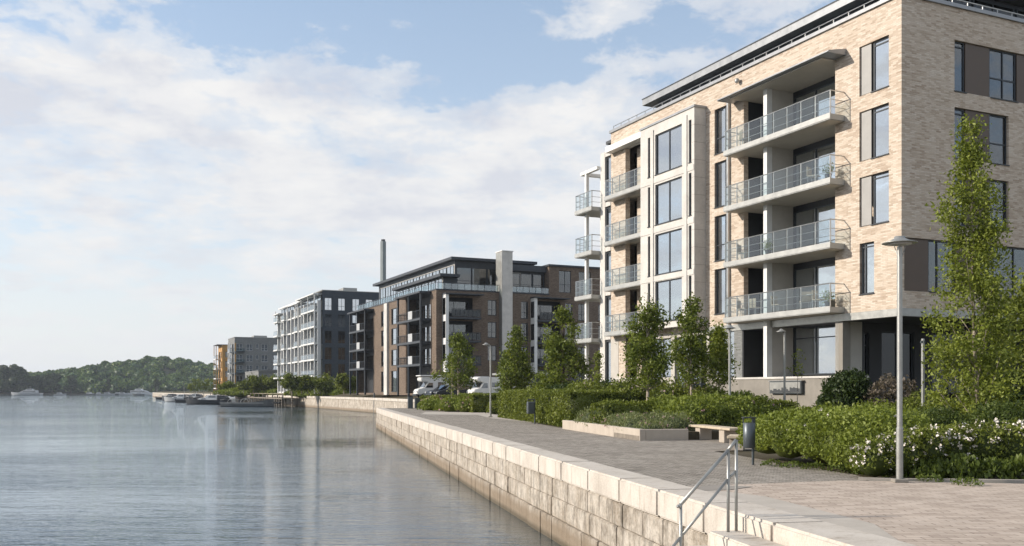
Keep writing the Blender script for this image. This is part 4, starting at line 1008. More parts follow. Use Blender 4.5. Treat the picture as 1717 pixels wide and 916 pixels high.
# ================================================================ dark block with white balcony grid
C3 = Vector((-39.6, 200)); F3 = 3.45
b3 = thing('apartment_building', 'dark slate apartment block whose water side is a white grid of balconies and fins', 'building', (C3.x, C3.y, 0), BROT)
w3 = MB(); rh = []
zt = [21.1 - F3 * i for i in range(5)]
for z in zt:
    for a in (1.28, 4.13, 7.2, 10.1, 13, 16): rh.append((a - .75, a + .75, z - 2.6, z))
wall(w3, 'y', 0, 0, 20, 1.0, 22.6, rh, .2)
w3.box(0.6, 19.9, 1.3, 43.4, 1.0, 22.3); w3.build('wall', 'dark_brick', b3)
MB().box(-0.05, 20.1, -0.05, 20, 22.6, 22.75).build('roof_edge', 'galvanised', b3)
MB().box(5, 8, 2, 6, 22.7, 23.6).build('roof_plant', 'galvanised', b3)
for k, z in enumerate(zt):
    for j, a in enumerate((1.28, 4.13, 7.2, 10.1, 13, 16)): window(b3, 'y', 0, a - .75, a + .75, z - 2.6, z, mull=(a,), trans=(z - 1.7,), back='curtain' if (k * 3 + j * 5) % 4 < 2 and k < 2 else 'room_dark', glass='window_glass' if k < 2 else 'shade_glass', sill=False)
# white frame facade along the water
fr = MB(); ys = [1.2, 7.8, 14.2, 16.8, 20, 24, 28, 32.8, 36.5, 39.6, 43.6]
for y in ys: fr.box(-0.75, 0.0, y - .22, y + .22, 1.0, 20.6)
for k in range(7):
    z = 1.35 + F3 * k if k else 1.3
    fr.box(-0.55, 0.0, 1.0, 43.8, z - .22, z + .1)
fr.build('white_frame', 'white_paint', b3)
for j in range(len(ys) - 1):
    for k in range(6):
        z = 1.5 + F3 * k; a0, a1 = ys[j] + .25, ys[j + 1] - .25
        if k == 5 and j in (3, 4, 5): pass
        if k < 6: window(b3, 'x', 0.1, a0, a1, z, z + F3 - .45, mull=((a0 + a1) / 2,), trans=(z + .9,) if (j + k) % 2 else (), back='curtain' if (j * 3 + k) % 3 else 'room_dark', bdepth=.35, sill=False, inset=.0)
for (y0, y1, xo) in ((1.4, 7.6, 1.4), (8.0, 14.0, 1.4), (20.2, 24, .9), (33, 36.3, 1.3), (40, 44.6, 1.6)):
    for k in range(1, 6): balcony(b3, y0, y1, xo, 1.4 + F3 * k, xi=-.003, slab=.3, npost=4, mat='white_paint', post='galvanised', pr=.03)
for y in (1.4, 7.6, 14.0): MB().box(-1.4, -1.2, y - .1, y + .1, 1.0, 21.9).build('column', 'white_paint', b3)
MB().box(-1.6, 3.0, 1.0, 19.0, 21.9, 22.1).box(-1.0, 2.0, 20, 30, 21.5, 21.7).box(-1.7, 1, 38, 45, 20.4, 20.6).build('pergola_roof', 'white_paint', b3)
for y in (8, 14, 18.5, 20.5, 29.5, 44): MB().box(-1.3, -1.1, y - .1, y + .1, 18, 21.4).build('column', 'white_paint', b3)

# ================================================================ grey block, ochre block and low arched hall further on
C4 = Vector((gx(393, 290), 290))
b4 = thing('apartment_building', 'grey five storey apartment block with dark balconies between the ochre and slate blocks', 'building', (C4.x, C4.y, 0), BROT)
w4 = MB(); rh = []
cols4 = (1.4, 4.4, 6.7, 8.9, 12.2, 16)
zt4 = [15.9, 12.6, 9.4, 6.2]
for z in zt4:
    for i, a in enumerate(cols4): wd = .45 if i == 2 else .95; rh.append((a - wd, a + wd, z - 2.1 if i != 2 else z - 1.4, z))
wall(w4, 'y', 0, 0, 22, 1.0, 17.8, rh, .25)
lh = [(2, 5, z - 2.3, z) for z in zt4] + [(7, 11, z - 2.3, z) for z in zt4]
wall(w4, 'x', 0, 0, 13, 1.0, 17.8, lh, .3); w4.box(.5, 21.9, .5, 12.9, 1, 17.6)
w4.build('wall', 'grey_brick', b4)
MB().box(-.1, 22.1, -.1, 13.1, 17.8, 17.95).build('roof_edge', 'galvanised', b4)
MB().box(6, 10, 2, 6, 17.9, 18.6).build('roof_plant', 'galvanised', b4)
for k, z in enumerate(zt4):
    for i, a in enumerate(cols4):
        wd = .45 if i == 2 else .95
        window(b4, 'y', 0, a - wd, a + wd, z - 2.1 if i != 2 else z - 1.4, z, mull=(a,) if i != 2 else (), trans=(z - 1.3,), back='room_reflect_tan' if (i + k) % 3 == 1 else 'curtain', sill=False, fw=.11, bdepth=.2, frame='hull_pale')
    for a in ((2, 5), (7, 11)): window(b4, 'x', 0, a[0], a[1], z - 2.3, z, mull=(sum(a) / 2,), back='curtain', sill=False, bdepth=.3)
    m_ = MB().box(0.2, 2.8, -1.3, -.003, z - 2.55, z - 2.35); p_ = m_.build('balcony', 'dark_cladding', b4); MB().box(-.0, .4, -.02, -.004, z - 2.3, z + .2).build('timber_panel', 'ochre_wood', b4); MB().box(.2, 2.8, -1.3, -1.26, z - 2.35, z - 1.4).build('glass_panel', 'balcony_glass', p_)
    balcony(b4, 1.5, 5.5, 1.3, z - 2.4, xi=-.003, slab=.3, npost=4, mat='hull_pale', post='frame_metal', pr=.04)
MB().box(-1.3, -1.1, 1.5, 1.7, 1, 16.2).box(-1.3, -1.1, 5.3, 5.5, 1, 16.2).build('column', 'white_paint', b4)
C5 = Vector((gx(372, 312), 312))
b5 = thing('apartment_building', 'narrow ochre timber clad block with white corner balconies, farthest building by the water', 'building', (C5.x, C5.y, 0), BROT)
w5 = MB(); zt5 = [14.4, 11.2, 8.0, 4.8]; lh = [(1.0, 2.6, z - 2.2, z) for z in zt5] + [(4, 7.5, z - 2.2, z) for z in zt5]
wall(w5, 'x', 0, 0, 9, 1.0, 16.5, lh, .3); wall(w5, 'y', 0, 0, 9, 1.0, 16.5, [(1.0, 1.9, z - 1.9, z) for z in zt5], .3); w5.box(.6, 8.9, .6, 8.9, 1, 16.3)
w5.build('wall', 'ochre_wood', b5)
MB().box(-1.6, 9.1, -.1, 9.1, 16.5, 16.7).build('roof_edge', 'dark_cladding', b5)
for z in zt5:
    window(b5, 'x', 0, 1.0, 2.6, z - 2.2, z, back='curtain', sill=False, bdepth=.3); window(b5, 'x', 0, 4, 7.5, z - 2.2, z, mull=(5.7,), back='room_dark', sill=False, bdepth=.3)
    window(b5, 'y', 0, 1.0, 1.9, z - 1.9, z, back='curtain', sill=False, bdepth=.3)
    balcony(b5, 3.5, 8.8, 1.5, z - 2.3, xi=-.003, slab=.3, npost=4, mat='white_paint', post='galvanised', pr=.05)
MB().box(-1.5, -1.3, 3.5, 3.7, 1, 16.4).box(-1.5, -1.3, 8.6, 8.8, 1, 16.4).build('column', 'ochre_wood', b5)
C6 = Vector((gx(433, 262), 262))
b6 = thing('arched_hall', 'low grey brick hall with tall arched openings on its water side', 'building', (C6.x, C6.y, 0), BROT)
w6 = MB(); ah = [(1 + i * 2.3, 2.5 + i * 2.3, 1.5, 5.0) for i in range(9)]
wall(w6, 'x', 0, 0, 22, 1.0, 7.0, ah, .4); wall(w6, 'y', 0, 0, 12, 1.0, 7.4, [(1 + i * 2.6, 2.4 + i * 2.6, 1.8, 4.8) for i in range(4)], .4)
w6.build('wall', 'grey_brick', b6)
for i in range(9):
    y = 1.75 + i * 2.3; a = MB(); a.prism([(y + .75 * math.cos(t * math.pi / 10), 5.0 + .75 * math.sin(t * math.pi / 10)) for t in range(11)], -0.01, 0.02, 'x'); a.build('arch_window', 'dark_glass', b6)
MB().box(.4, .5, .5, 21.8, 1, 5).box(.5, 11.8, .4, .5, 1, 5).build('room_wall', 'room_dark', b6)
MB().box(-.1, 12.1, -.1, 22.1, 7.0, 7.15).build('roof', 'galvanised', b6)

# ================================================================ far shore, hill and forest
fs = MB(); xs = [-2400, -1500, -900, -600, -450, -330, -200, -60, 150, 500]
hp = [(-400, 610), (-200, 606), (-60, 612), (0, 616), (40, 624), (70, 624), (100, 620), (130, 615), (160, 610), (190, 606), (225, 601), (260, 598), (300, 599), (335, 607), (365, 617), (400, 624), (470, 636), (600, 642), (900, 640)]
def ridge(px):
    for (a, ya), (b, yb) in zip(hp, hp[1:]):
        if px <= b: t = max(0, (px - a) / (b - a)); t = t * t * (3 - 2 * t); return ya + (yb - ya) * t
    return hp[-1][1]
YR = 960; nx = 90; ny = 16; th = 9.5
hm = MB()
def hillz(X, Y):
    px = CX + X / YR * FPX; top = HC + (HY - ridge(px)) / FPX * YR - th
    t = (Y - 838) / (YR - 838); base = -0.6
    return base + (top - base) * sm(t) if t < 1 else top - (Y - YR) * 0.02
for j in range(ny):
    Y = 838 + (1300 - 838) * (j / (ny - 1)) ** 1.3
    for i in range(nx): X = -900 + 1500 * i / (nx - 1); hm.v.append((X, Y, hillz(X, Y) if j else -2.4))
for j in range(ny - 1):
    for i in range(nx - 1): a = j * nx + i; hm.f.append((a, a + 1, a + nx + 1, a + nx))
tag(hm.build('hill', 'hill_soil', smooth=True), kind='structure')
# forest: lumpy crowns, each with many small facets
def crownset(cs, seed, mat='leaf_far', leaves=70, lsz=1.1):
    rg = np.random.default_rng(seed); P_ = []; T_ = []
    for (x, y, z, r) in cs:
        n = leaves; d = rg.normal(size=(n, 3)); d /= np.linalg.norm(d, axis=1)[:, None]; d[:, 2] = np.abs(d[:, 2]) * 1.0 - 0.25
        rad = r * (0.85 + 0.3 * rg.random(n)); P_.append(np.array([x, y, z]) + d * rad[:, None] * np.array([1, 1, 1.05])); T_.append(np.full(n, rg.random()))
    P_ = np.concatenate(P_); T_ = np.concatenate(T_)
    cores = join_cores([ico((x, y, z), (r * .85, r * .85, r * .9), 1, 0.15, i % 17) for i, (x, y, z, r) in enumerate(cs)])
    return P_, T_, cores
cs = []; rf = random.Random(4)
for i in range(1500):
    X = rf.uniform(-640, 60); t = rf.random() ** 1.15; Y = 842 + 150 * t
    px = CX + X / Y * FPX
    if px < -90 or px > 520: continue
    r = rf.choice((3.4, 4.2, 5, 5.6, 6.6, 7.4)) * rf.uniform(.9, 1.1); cs.append((X, Y, hillz(X, Y) + th - r + rf.uniform(-2.5, 1.5), r))
P_, T_, cores = crownset(cs, 3, leaves=120)
fo = leafmesh('forest', P_, 1.9, 'leaf_far', None, cores, 4, T_, aspect=.8, up=.3); tag(fo, kind='stuff')
fo['label'] = 'dense wooded hillside on the far shore'; fo['category'] = 'forest'
# shoreline clutter strip
sh = MB(); 
for i in range(80): X = -760 + i * 10.5 + rf.uniform(-3, 3); sh.box(X - 6, X + 6, 829 + rf.uniform(0, 3), 840, -2.5, -1.3 + rf.uniform(0, .7))
tag(sh.build('shore', 'shore_rock'), kind='structure')
def bigtree(px, ytop, wpx, Y, label, seed):
    t = thing('tree', label, 'tree', (gx(px, Y), Y, -0.8), 0, 'dark trees on the far shore'); H = (HY - ytop) / FPX * Y + HC + .8; Wd = wpx / FPX * Y / 2
    MB().tube((0, 0, 0), (0, 0, H * .6), .6, 8, .3).build('trunk', 'bark_dark', t)
    rg2 = random.Random(seed); c = []
    for i in range(26):
        a = rg2.random() * 6.28; k = rg2.random(); zc = H * (.22 + .66 * k); rr = Wd * (1 - .55 * abs(k - .35) ** 1.2) * rg2.random() ** .5 * .72
        c.append((rr * math.cos(a), rr * math.sin(a), zc, Wd * .30))
    p, tt, co2 = crownset(c, seed, leaves=110); leafmesh('crown', p, 1.3, 'leaf_dark', t, co2, seed, tt, aspect=.8)
for k, (px, yt, wp, l) in enumerate(((118, 628, 24, 'lone rounded dark tree on the far shore with gaps on both sides'), (88, 625, 34, 'broad dark tree on the far shore just left of the lone rounded one'), (66, 626, 26, 'dark tree on the far shore behind the left end of the ferry'), (20, 612, 60, 'very broad dark tree at the left edge of the photo on the far shore'), (-6, 632, 40, 'low dark tree cut by the left edge of the photo'), (45, 630, 34, 'low dark tree above the far white ferry'))):
    bigtree(px, yt, wp, 822 if k < 3 else 815, l, k + 40)
bigtree(182, 633, 8, 826, 'slim pale tree standing alone before the wooded hill', 60)
bigtree(262, 634, 9, 826, 'slim pale tree on the shore right of the big motor yacht', 61)

# ================================================================ boats
def hull_mb(L, W, H, bow=0.35, sheer=0.25, n=14, draft=0.3):
    """hull along +x (bow at +L/2), waterline z=0"""
    m = MB(); secs = []
    for i in range(n):
        t = i / (n - 1); x = -L / 2 + L * t
        w = W / 2 * (1 if t < 1 - bow else max(0.03, math.cos((t - 1 + bow) / bow * math.pi / 2) ** .7)) * (0.9 + .1 * min(1, t * 5))
        z = H + sheer * H * max(0, (t - .45) / .55) ** 2
        rake = 0.12 * L * max(0, (t - .8) / .2) ** 2 * .5
        secs.append([(x, -w * .45, -draft), (x + rake * .5, -w * .86, H * .15), (x + rake, -w, z), (x + rake, -w * .93, z), (x + rake * .8, -w * .88, H * .55), (x + rake * .8, w * .88, H * .55), (x + rake, w * .93, z), (x + rake, w, z), (x + rake * .5, w * .86, H * .15), (x, w * .45, -draft)])
    for s in secs: m.v += s
    k = len(secs[0])
    for i in range(n - 1):
        for j in range(k): a = i * k + j; b = i * k + (j + 1) % k; m.f.append((a, b, b + k, a + k))
    m.f.append(tuple(range(k))); m.f.append(tuple((n - 1) * k + j for j in range(k)))
    return m
def place(name, label, cat, px, py, rz, group):
    Y = 3.64 * FPX / (py - HY); return thing(name, label, cat, (gx(px, Y), Y, WZ), rz, group)
GB = 'boats moored at the timber jetty'
def outboard(par, L):
    m = MB().box(-L / 2 - .55, -L / 2 - .1, -.22, .22, .55, 1.15).box(-L / 2 - .4, -L / 2 - .2, -.08, .08, -.4, .6); m.build('outboard_motor', 'hull_dark', par, bevel=.06)
def workboat(label, px, py, rz, L=12, mat='hull_grey', gr=GB):
    t = place('open_boat', label, 'boat', px, py, rz, gr)
    h = hull_mb(L, 2.6, .95, .3, .9); h.build('hull', mat, t, smooth=False); MB().box(-L / 2, L / 2 * .75, -1.33, -1.29, .78, .86).box(-L / 2, L / 2 * .75, 1.29, 1.33, .78, .86).build('rub_rail', 'hull_pale', t)
    for k in (-.25, .05): MB().box(L * k - .2, L * k + .2, -1.1, 1.1, .55, .75).build('bench_seat', 'weathered_wood', t)
    hp_ = MB()
    for x0 in (-L * .28, -L * .02):
        pts = [(x0 + 1.0 * math.cos(a), .0, .85 + .95 * math.sin(a)) for a in [math.pi * i / 8 for i in range(9)]]
        for s in (-.9, .9): hp_.path([(p[0], s, p[2]) for p in pts], .045, 6)
        hp_.tube((x0, -.9, 1.8), (x0, .9, 1.8), .045, 6)
    hp_.build('canopy_hoop', 'hull_pale', t); MB().box(-L * .17, -L * .1, -.35, .35, .6, 1.5).build('console', 'charcoal', t, bevel=.05)
    outboard(t, L); return t
def cruiser(label, px, py, rz, L=9, mat='hull_dark', cab='boat_white', gr=GB, canvas=True):
    t = place('cabin_boat', label, 'boat', px, py, rz, gr)
    hull_mb(L, 2.9, 1.15, .4, .5).build('hull', mat, t)
    MB().box(-L * .1, L * .3, -1.475, -1.44, .8, .92).box(-L / 2, -L * .1, -1.475, -1.44, .8, .92).build('rub_rail', 'hull_pale', t)
    cb_ = MB().prism([(-L * .22, 1.0), (L * .28, 1.1), (L * .2, 1.55), (L * .07, 1.75), (L * .0, 2.4), (-L * .22, 2.45)], -1.1, 1.1, 'y'); cb_.build('cabin', cab, t, bevel=.05)
    g = MB()
    for s in (-1.115, 1.105): g.prism([(-L * .19, 1.75), (-L * .02, 1.75), (-L * .03, 2.3), (-L * .19, 2.33)], s, s + .01, 'y'); g.prism([(L * .03, 1.3), (L * .16, 1.3), (L * .14, 1.5), (L * .06, 1.62)], s, s + .01, 'y')
    g.build('cabin_window', 'vehicle_glass', t)
    MB().prism([(L * .075, 1.78), (L * .09, 1.78), (L * .02, 2.38), (L * .005, 2.38)], -1, 1, 'y').build('windscreen', 'vehicle_glass', t)
    if canvas: MB().prism([(-L * .46, 1.2), (-L * .23, 1.2), (-L * .23, 2.4), (-L * .38, 2.3), (-L * .45, 1.7)], -1.15, 1.15, 'y').build('canvas_cover', 'hull_dark', t, bevel=.08)
    r = MB()
    for s in (-1.2, 1.2):
        r.path([(L * .2, s, 1.9), (L * .46, s * .5, 2.15), (L * .55, 0, 2.2)], .03, 6)
        for x in (.22, .34, .45): r.tube((L * x, s * (1.35 - x), 1.2), (L * x, s * (1.5 - x * 1.4), 2.0), .025, 6)
    r.build('bow_rail', 'steel', t); MB().tube((-L * .2, 0, 2.4), (-L * .2, 0, 3.3), .04, 6).build('mast', 'steel', t)
    return t
workboat('long open grey workboat with hooped frames, nearest of the moored boats', 414, 682, R(-8), 11.8)
cruiser('dark hulled cabin boat with pale windscreen just behind the long grey workboat', 350, 678, R(176), 11.5)
cruiser('small white cabin boat half hidden between the dark cabin boat and the jetty', 388, 676, R(170), 7, 'hull_pale')
cruiser('pale hulled motorboat with dark canvas, farther out along the jetty', 300, 674, R(177), 9, 'hull_pale', 'boat_white')
workboat('small open dark boat between the pale motorboat and the dark cabin boat', 314, 675, R(5), 6.5, 'hull_dark')
workboat('low dark rowing boat at the outermost end of the moorings', 277, 670, R(4), 7, 'hull_dark')
cruiser('white cabin boat behind the middle of the long grey workboat', 412, 673.5, R(172), 9, 'hull_pale', 'boat_white')
cruiser('white topped cabin boat behind the bow of the dark cabin boat', 366, 672.5, R(5), 8, 'hull_pale', 'boat_white', canvas=False)
cruiser('white cabin boat moored closest to the landing stage, behind the workboat bow', 446, 673, R(170), 8, 'hull_dark', 'boat_white')
cruiser('grey cabin boat in the second row between the pale motorboat and the dark cabin boat', 336, 670.5, R(4), 9, 'hull_grey', 'boat_white')
workboat('small open boat with hoops behind the stern of the long grey workboat', 384, 671.5, R(174), 8, 'hull_grey')
cruiser('dark cabin boat partly hidden behind the pale hulled motorboat', 322, 672, R(172), 8, 'hull_dark')
cruiser('small dark boat with raised outboard beside the outermost rowing boat', 284, 671.5, R(170), 5.5, 'hull_dark', 'hull_grey')
# yacht and ferry on the far side
def yacht(label, px, py, L, rz, name='motor_yacht'):
    t = place(name, label, 'boat', px, py, rz, None)
    hull_mb(L, 5.5, 1.7, .4, .45, draft=.6).build('hull', 'far_white_dim' if name == 'ferry' else 'boat_white', t)
    MB().prism([(-L * .36, 1.4), (L * .26, 1.7), (L * .14, 3.2), (L * .06, 3.8), (-L * .34, 3.8)], -2.2, 2.2, 'y').build('cabin', 'far_white_dim', t, bevel=.1)
    MB().prism([(-L * .22, 3.8), (L * .04, 3.8), (-L * .04, 5.0), (-L * .2, 5.0)], -1.8, 1.8, 'y').build('bridge', 'far_white_dim' if name == 'ferry' else 'boat_white', t, bevel=.1)
    g = MB()
    for s in (-2.22, 2.2): g.box(-L * .33, L * .1, s, s + .02, 2.5, 3.3)
    for s in (-1.82, 1.8): g.box(-L * .2, -L * .02, s, s + .02, 4.2, 4.8)
    g.build('cabin_window', 'vehicle_glass', t); MB().tube((-L * .1, 0, 5.0), (-L * .1, 0, 6.8), .1, 6).build('mast', 'steel', t)
    return t
yacht('large white motor yacht moored below the wooded hill', 238, 662.6, 25, R(4))
yacht('long low white ferry lying off the far shore at the left', 45, 663.0, 22, R(180), 'ferry')
fb = None
for i, (px, py, L, l) in enumerate(((150, 663, 9, 'small white boat by the far shore just right of the lone rounded tree'), (164, 662.8, 7, 'small pale boat, second from the lone rounded tree on the far shore'), (180, 662.8, 10, 'small white cruiser beneath the slim pale tree'), (196, 662.7, 9, 'small white cruiser midway between the slim tree and the big yacht'), (206, 662.7, 7, 'small white boat touching the stern side of the big yacht'),
       (268, 663, 9, 'white cruiser just right of the big motor yacht on the far side'), (282, 663.2, 10, 'white cruiser in the far marina left of the tall mast'), (296, 663.2, 9, 'white cruiser below the tall mast in the far marina'), (100, 663.4, 8, 'small pale boat on the far shore below the broad dark trees'), (232, 663.2, 8, 'small white boat in front of the big motor yacht'))):
    t = place('small_boat', l, 'boat', px, py, R((i * 37) % 20 - 8 + (180 if i % 2 else 0)), 'small white boats along the far shore')
    hull_mb(L, 2.8, 1.0, .4, .4).build('hull', 'far_white_dim' if i % 3 else 'hull_grey', t)
    MB().prism([(-L * .25, 1.0), (L * .2, 1.1), (L * .08, 2.2), (-L * .22, 2.2)], -1.1, 1.1, 'y').build('cabin', 'far_white_dim', t, bevel=.06)
    MB().box(-L * .2, L * .05, -1.13, -1.11, 1.5, 2.05).build('cabin_window', 'vehicle_glass', t)
for i, (px, py, top, l) in enumerate(((308, 667, 640, 'sailing boat with the tallest mast, left of the others in the marina'), (322, 666, 643, 'sailing boat second from the tallest mast in the marina'), (334, 666, 638, 'sailing boat in the middle of the row of masts'), (341, 665.5, 636, 'sailing boat right of the middle of the row of masts'), (352, 665.5, 638, 'sailing boat with its mast second from the ochre block'), (360, 665.5, 642, 'sailing boat with its mast nearest the ochre block'), (263, 664, 647, 'sailing boat with a short mast right of the big yacht'))):
    t = place('sailing_boat', l, 'boat', px, py, R(90 + i * 3), 'sailing boats behind the jetty'); Y = t.location.y; H = (py - top) / FPX * Y
    hull_mb(8, 2.5, 1.0, .5, .3).build('hull', 'boat_white', t); MB().tube((0, 0, .5), (0, 0, H), .09, 6, .05).build('mast', 'galvanised', t)
    MB().tube((0, 0, 1.7), (-3, 0, 1.8), .07, 6).build('boom', 'galvanised', t); MB().box(-1.5, 1.8, -.7, .7, .9, 1.4).build('cabin', 'boat_white', t, bevel=.1)

# jetty with its posts
jt = thing('jetty', 'timber jetty on piles with a rope rail running out past the moored boats', 'jetty', (-48.7, 218, 0), math.atan2(113, -52.5))
MB().box(-4, 120, 0.6, 3.6, -.25, 0.0).build('deck', 'weathered_wood', jt)
pl_ = MB()
for i in range(42): x = -3.5 + i * 3; pl_.tube((x, 3.5, -3.2), (x, 3.5, 1.0 if i % 2 else .1), .14, 8)
pl_.build('pile', 'weathered_wood', jt)
MB().tube((-3.5, 3.5, .95), (119, 3.5, .95), .05, 6).build('rope_rail', 'pale_wood', jt)
fin = thing('landing_stage', 'low timber landing stage with tyres between the stone quay and the long grey workboat', 'landing stage', (-49.5, 214.5, 0), math.atan2(113, -52.5))
MB().box(-6, 5, -.2, 3.2, -.2, .05).build('deck', 'weathered_wood', fin)
for i in range(5): MB().tube((-5.6 + i * 2.6, 3.1, -3.2), (-5.6 + i * 2.6, 3.1, .4), .16, 8).build('pile', 'weathered_wood', fin)
for i in range(3): MB().lathe((-4.5 + i * 3, 3.35, -1.2), [(.25, 0), (.45, .1), (.45, .3), (.25, .4)], 12).build('fender', 'rubber', fin)
mp_ = thing('mooring_pole', 'tall weathered mooring pole standing in the water before the landing stage', 'pole', (gx(489, 208), 208, -3), 0)
MB().tube((0, 0, 0), (0, 0, 5.8), .19, 8, .15).build('pole', 'weathered_wood', mp_); MB().tube((0, 0, 5.8), (0, 0, 5.95), .2, 8).build('cap', 'rubber', mp_)
mq = thing('mooring_pole', 'short iron mooring pole against the distant quay wall, left of the inlet', 'pole', (gx(533, 194), 194, -3), 0)
MB().tube((0, 0, 0), (0, 0, 3.4), .11, 8).build('pole', 'dark_steel', mq); MB().tube((0, 0, 3.4), (0, 0, 3.5), .15, 8).build('cap', 'dark_steel', mq)
me_ = thing('mooring_pole', 'iron ladder post against the quay wall beside the inlet corner', 'pole', (gx(627, 154.5), 154.5, -3), 0)
MB().tube((0, 0, 0), (0, 0, 4.3), .12, 8).build('pole', 'dark_steel', me_)
# ================================================================ vehicles on the car park
def wheels(t, xs, y, r):
    for x in xs:
        for s in (-y, y):
            wq = MB().tube((x, s - .1, r), (x, s + .1, r), r, 16).build('wheel', 'rubber', t); MB().tube((x, s - .115, r), (x, s + .115, r), r * .55, 12).build('rim', 'car_silver', wq)
def camper(label, px, Y, rz, awn=True, mat='van_white'):
    t = thing('camper_van', label, 'camper van', (gx(px, Y), Y, landz(gx(px, Y), Y) + .02), rz, 'camper vans behind the planted beds')
    MB().prism([(-3.2, .5), (-3.2, 2.9), (2.3, 2.95), (2.75, 2.75), (2.7, 2.35), (1.75, 2.2), (2.3, 1.45), (3.15, 1.2), (3.3, .5)], -1.1, 1.1, 'y').build('body', mat, t, bevel=.07, seg=2)
    for s in (-1.12, 1.1):
        MB().box(-2.6, -1.4, s, s + .02, 1.6, 2.2).build('side_window', 'vehicle_glass', t); MB().box(-.6, .4, s, s + .02, 1.6, 2.2).build('side_window', 'vehicle_glass', t); MB().prism([(1.1, 1.45), (2.1, 1.45), (1.65, 2.1), (1.1, 2.1)], s, s + .02, 'y').build('side_window', 'vehicle_glass', t)
    MB().prism([(1.8, 2.18), (2.33, 1.46), (2.36, 1.48), (1.83, 2.2)], -.95, .95, 'y').build('windscreen', 'vehicle_glass', t)
    for s in (-.8, .8): MB().box(3.24, 3.32, s - .16, s + .16, .8, 1.0).build('headlight', 'hull_pale', t, bevel=.02)
    MB().box(3.1, 3.4, -1.05, 1.05, .35, .62).build('bumper', 'charcoal', t, bevel=.04); wheels(t, (-2.0, 2.35), 1.0, .36)
    t.scale = (.86,) * 3
    if awn: MB().box(-3.3, 2.9, -1.3, 1.3, 2.97, 3.12).build('roof_box', 'van_white', t, bevel=.06)
    return t
def car(label, px, Y, rz, mat='car_silver'):
    t = thing('parked_car', label, 'car', (gx(px, Y), Y, landz(gx(px, Y), Y) + .02), rz, 'cars parked behind the planted beds')
    MB().prism([(-2.2, .35), (-2.25, .9), (-1.9, 1.0), (-1.4, 1.45), (.3, 1.5), (1.1, 1.0), (2.0, .85), (2.2, .6), (2.2, .35)], -.88, .88, 'y').build('body', mat, t, bevel=.08, seg=2)
    for s in (-.9, .88): MB().prism([(-1.65, 1.02), (.95, 1.0), (.25, 1.42), (-1.35, 1.4)], s, s + .02, 'y').build('side_window', 'vehicle_glass', t)
    MB().prism([(.4, 1.46), (1.12, 1.01), (1.16, 1.03), (.44, 1.49)], -.75, .75, 'y').build('windscreen', 'vehicle_glass', t)
    for s in (-.65, .65): MB().box(2.12, 2.22, s - .15, s + .15, .62, .78).build('headlight', 'hull_pale', t, bevel=.02)
    wheels(t, (-1.4, 1.35), .82, .32); return t
camper('white camper van with overhanging roof parked by the brown building corner, leftmost of the campers', 735, 112, R(200))
camper('camper van with pale overhanging roof seen through the leftmost slim tree', 786, 117, R(218)).scale = (.72,) * 3
camper('rounded white camper van right of the leftmost tree, behind the street lamp', 822, 106, R(212), awn=False).scale = (.8,) * 3
car('dark car between the two campers with overhanging roofs', 747, 108, R(210), 'car_dark')
car('dark blue car just left of the tree trunk, in front of a camper van', 762, 106, R(195), 'car_dark')
car('silver car half hidden behind the second tree', 886, 104, R(20), 'car_silver')
car('white car between the two tallest trees near the cream building', 912, 108, R(200), 'van_white')
car('pale car behind the leftmost stake and hedge end', 862, 101, R(190), 'van_white')
sh_ = thing('carport', 'dark flat roofed carport on thin posts behind the middle trees', 'carport', (gx(885, 118), 118, 1.1), BROT)
MB().box(-3.5, 4.5, -3, 3, 2.5, 2.75).build('roof', 'galvanised', sh_)
for x in (-3.2, 4.2):
    for y in (-2.8, 2.8): MB().tube((x, y, 0), (x, y, 2.5), .07, 8).build('post', 'frame_metal', sh_)
bk_ = thing('motor_scooter', 'small pale motor scooter parked in front of the rounded white camper', 'scooter', (gx(798, 98), 98, landz(gx(798, 98), 98) + .01), R(200))
for x in (-.6, .6): MB().tube((x, -.06, .28), (x, .06, .28), .28, 16).build('wheel', 'rubber', bk_)
MB().prism([(-.75, .4), (-.7, .8), (-.1, .8), (0, .4), (.3, .35), (.5, 1.0), (.6, 1.0), (.55, .3), (0, .2)], -.18, .18, 'y').build('body', 'hull_pale', bk_, bevel=.05)
MB().tube((.5, -.32, 1.05), (.5, .32, 1.05), .025, 6).build('handlebar', 'charcoal', bk_); MB().box(-.7, 0, -.15, .15, .8, .9).build('seat', 'charcoal', bk_, bevel=.03)
# ================================================================ street furniture
def lamp(name, label, loc, H, rz=0, s=1.0, base=True, group='street lamps along the promenade', offs=0.0):
    t = thing(name, label, 'street lamp', loc, rz, group)
    MB().lathe((0, 0, 0), [(.062, 0), (.062, 1.0), (.05, 1.02), (.046, H - .12), (.03, H - .1)], 14).build('pole', 'galvanised', t, smooth=False)
    hd = MB(); x = offs
    hd.lathe((x, 0, H), [(.31 * s, -.055), (.315 * s, -.045), (.17 * s, .0), (.1 * s, .04), (.09 * s, .075), (.02, .085)], 24); hd.build('lamp_shade', 'galvanised', t, smooth=True)
    MB().lathe((x, 0, H - .075), [(.2 * s, 0), (.22 * s, .014)], 20).build('lens', 'hull_pale', t, smooth=True)
    b = MB()
    for a in (0, 2.1, 4.2): b.tube((.04 * math.cos(a), .04 * math.sin(a), H - .3), (x + .13 * s * math.cos(a), .13 * s * math.sin(a), H - .05), .008, 5)
    if offs: b.tube((0, 0, H - .12), (x, 0, H + .03), .022, 8)
    b.build('bracket', 'galvanised', t)
    if base: MB().box(-.13, .13, -.1, .1, 0, .07).build('base_block', 'plinth_concrete', t, bevel=.012)
    return t
lamp('street_lamp', 'tall galvanised disc lamp in the foreground beside the flowering shrubs', (gx(1508, 17.7), 17.7, 0.0), 4.47)
lamp('street_lamp', 'galvanised street lamp behind the stone bench', (gx(1223, 38), 38, .02), 4.2, s=.8)
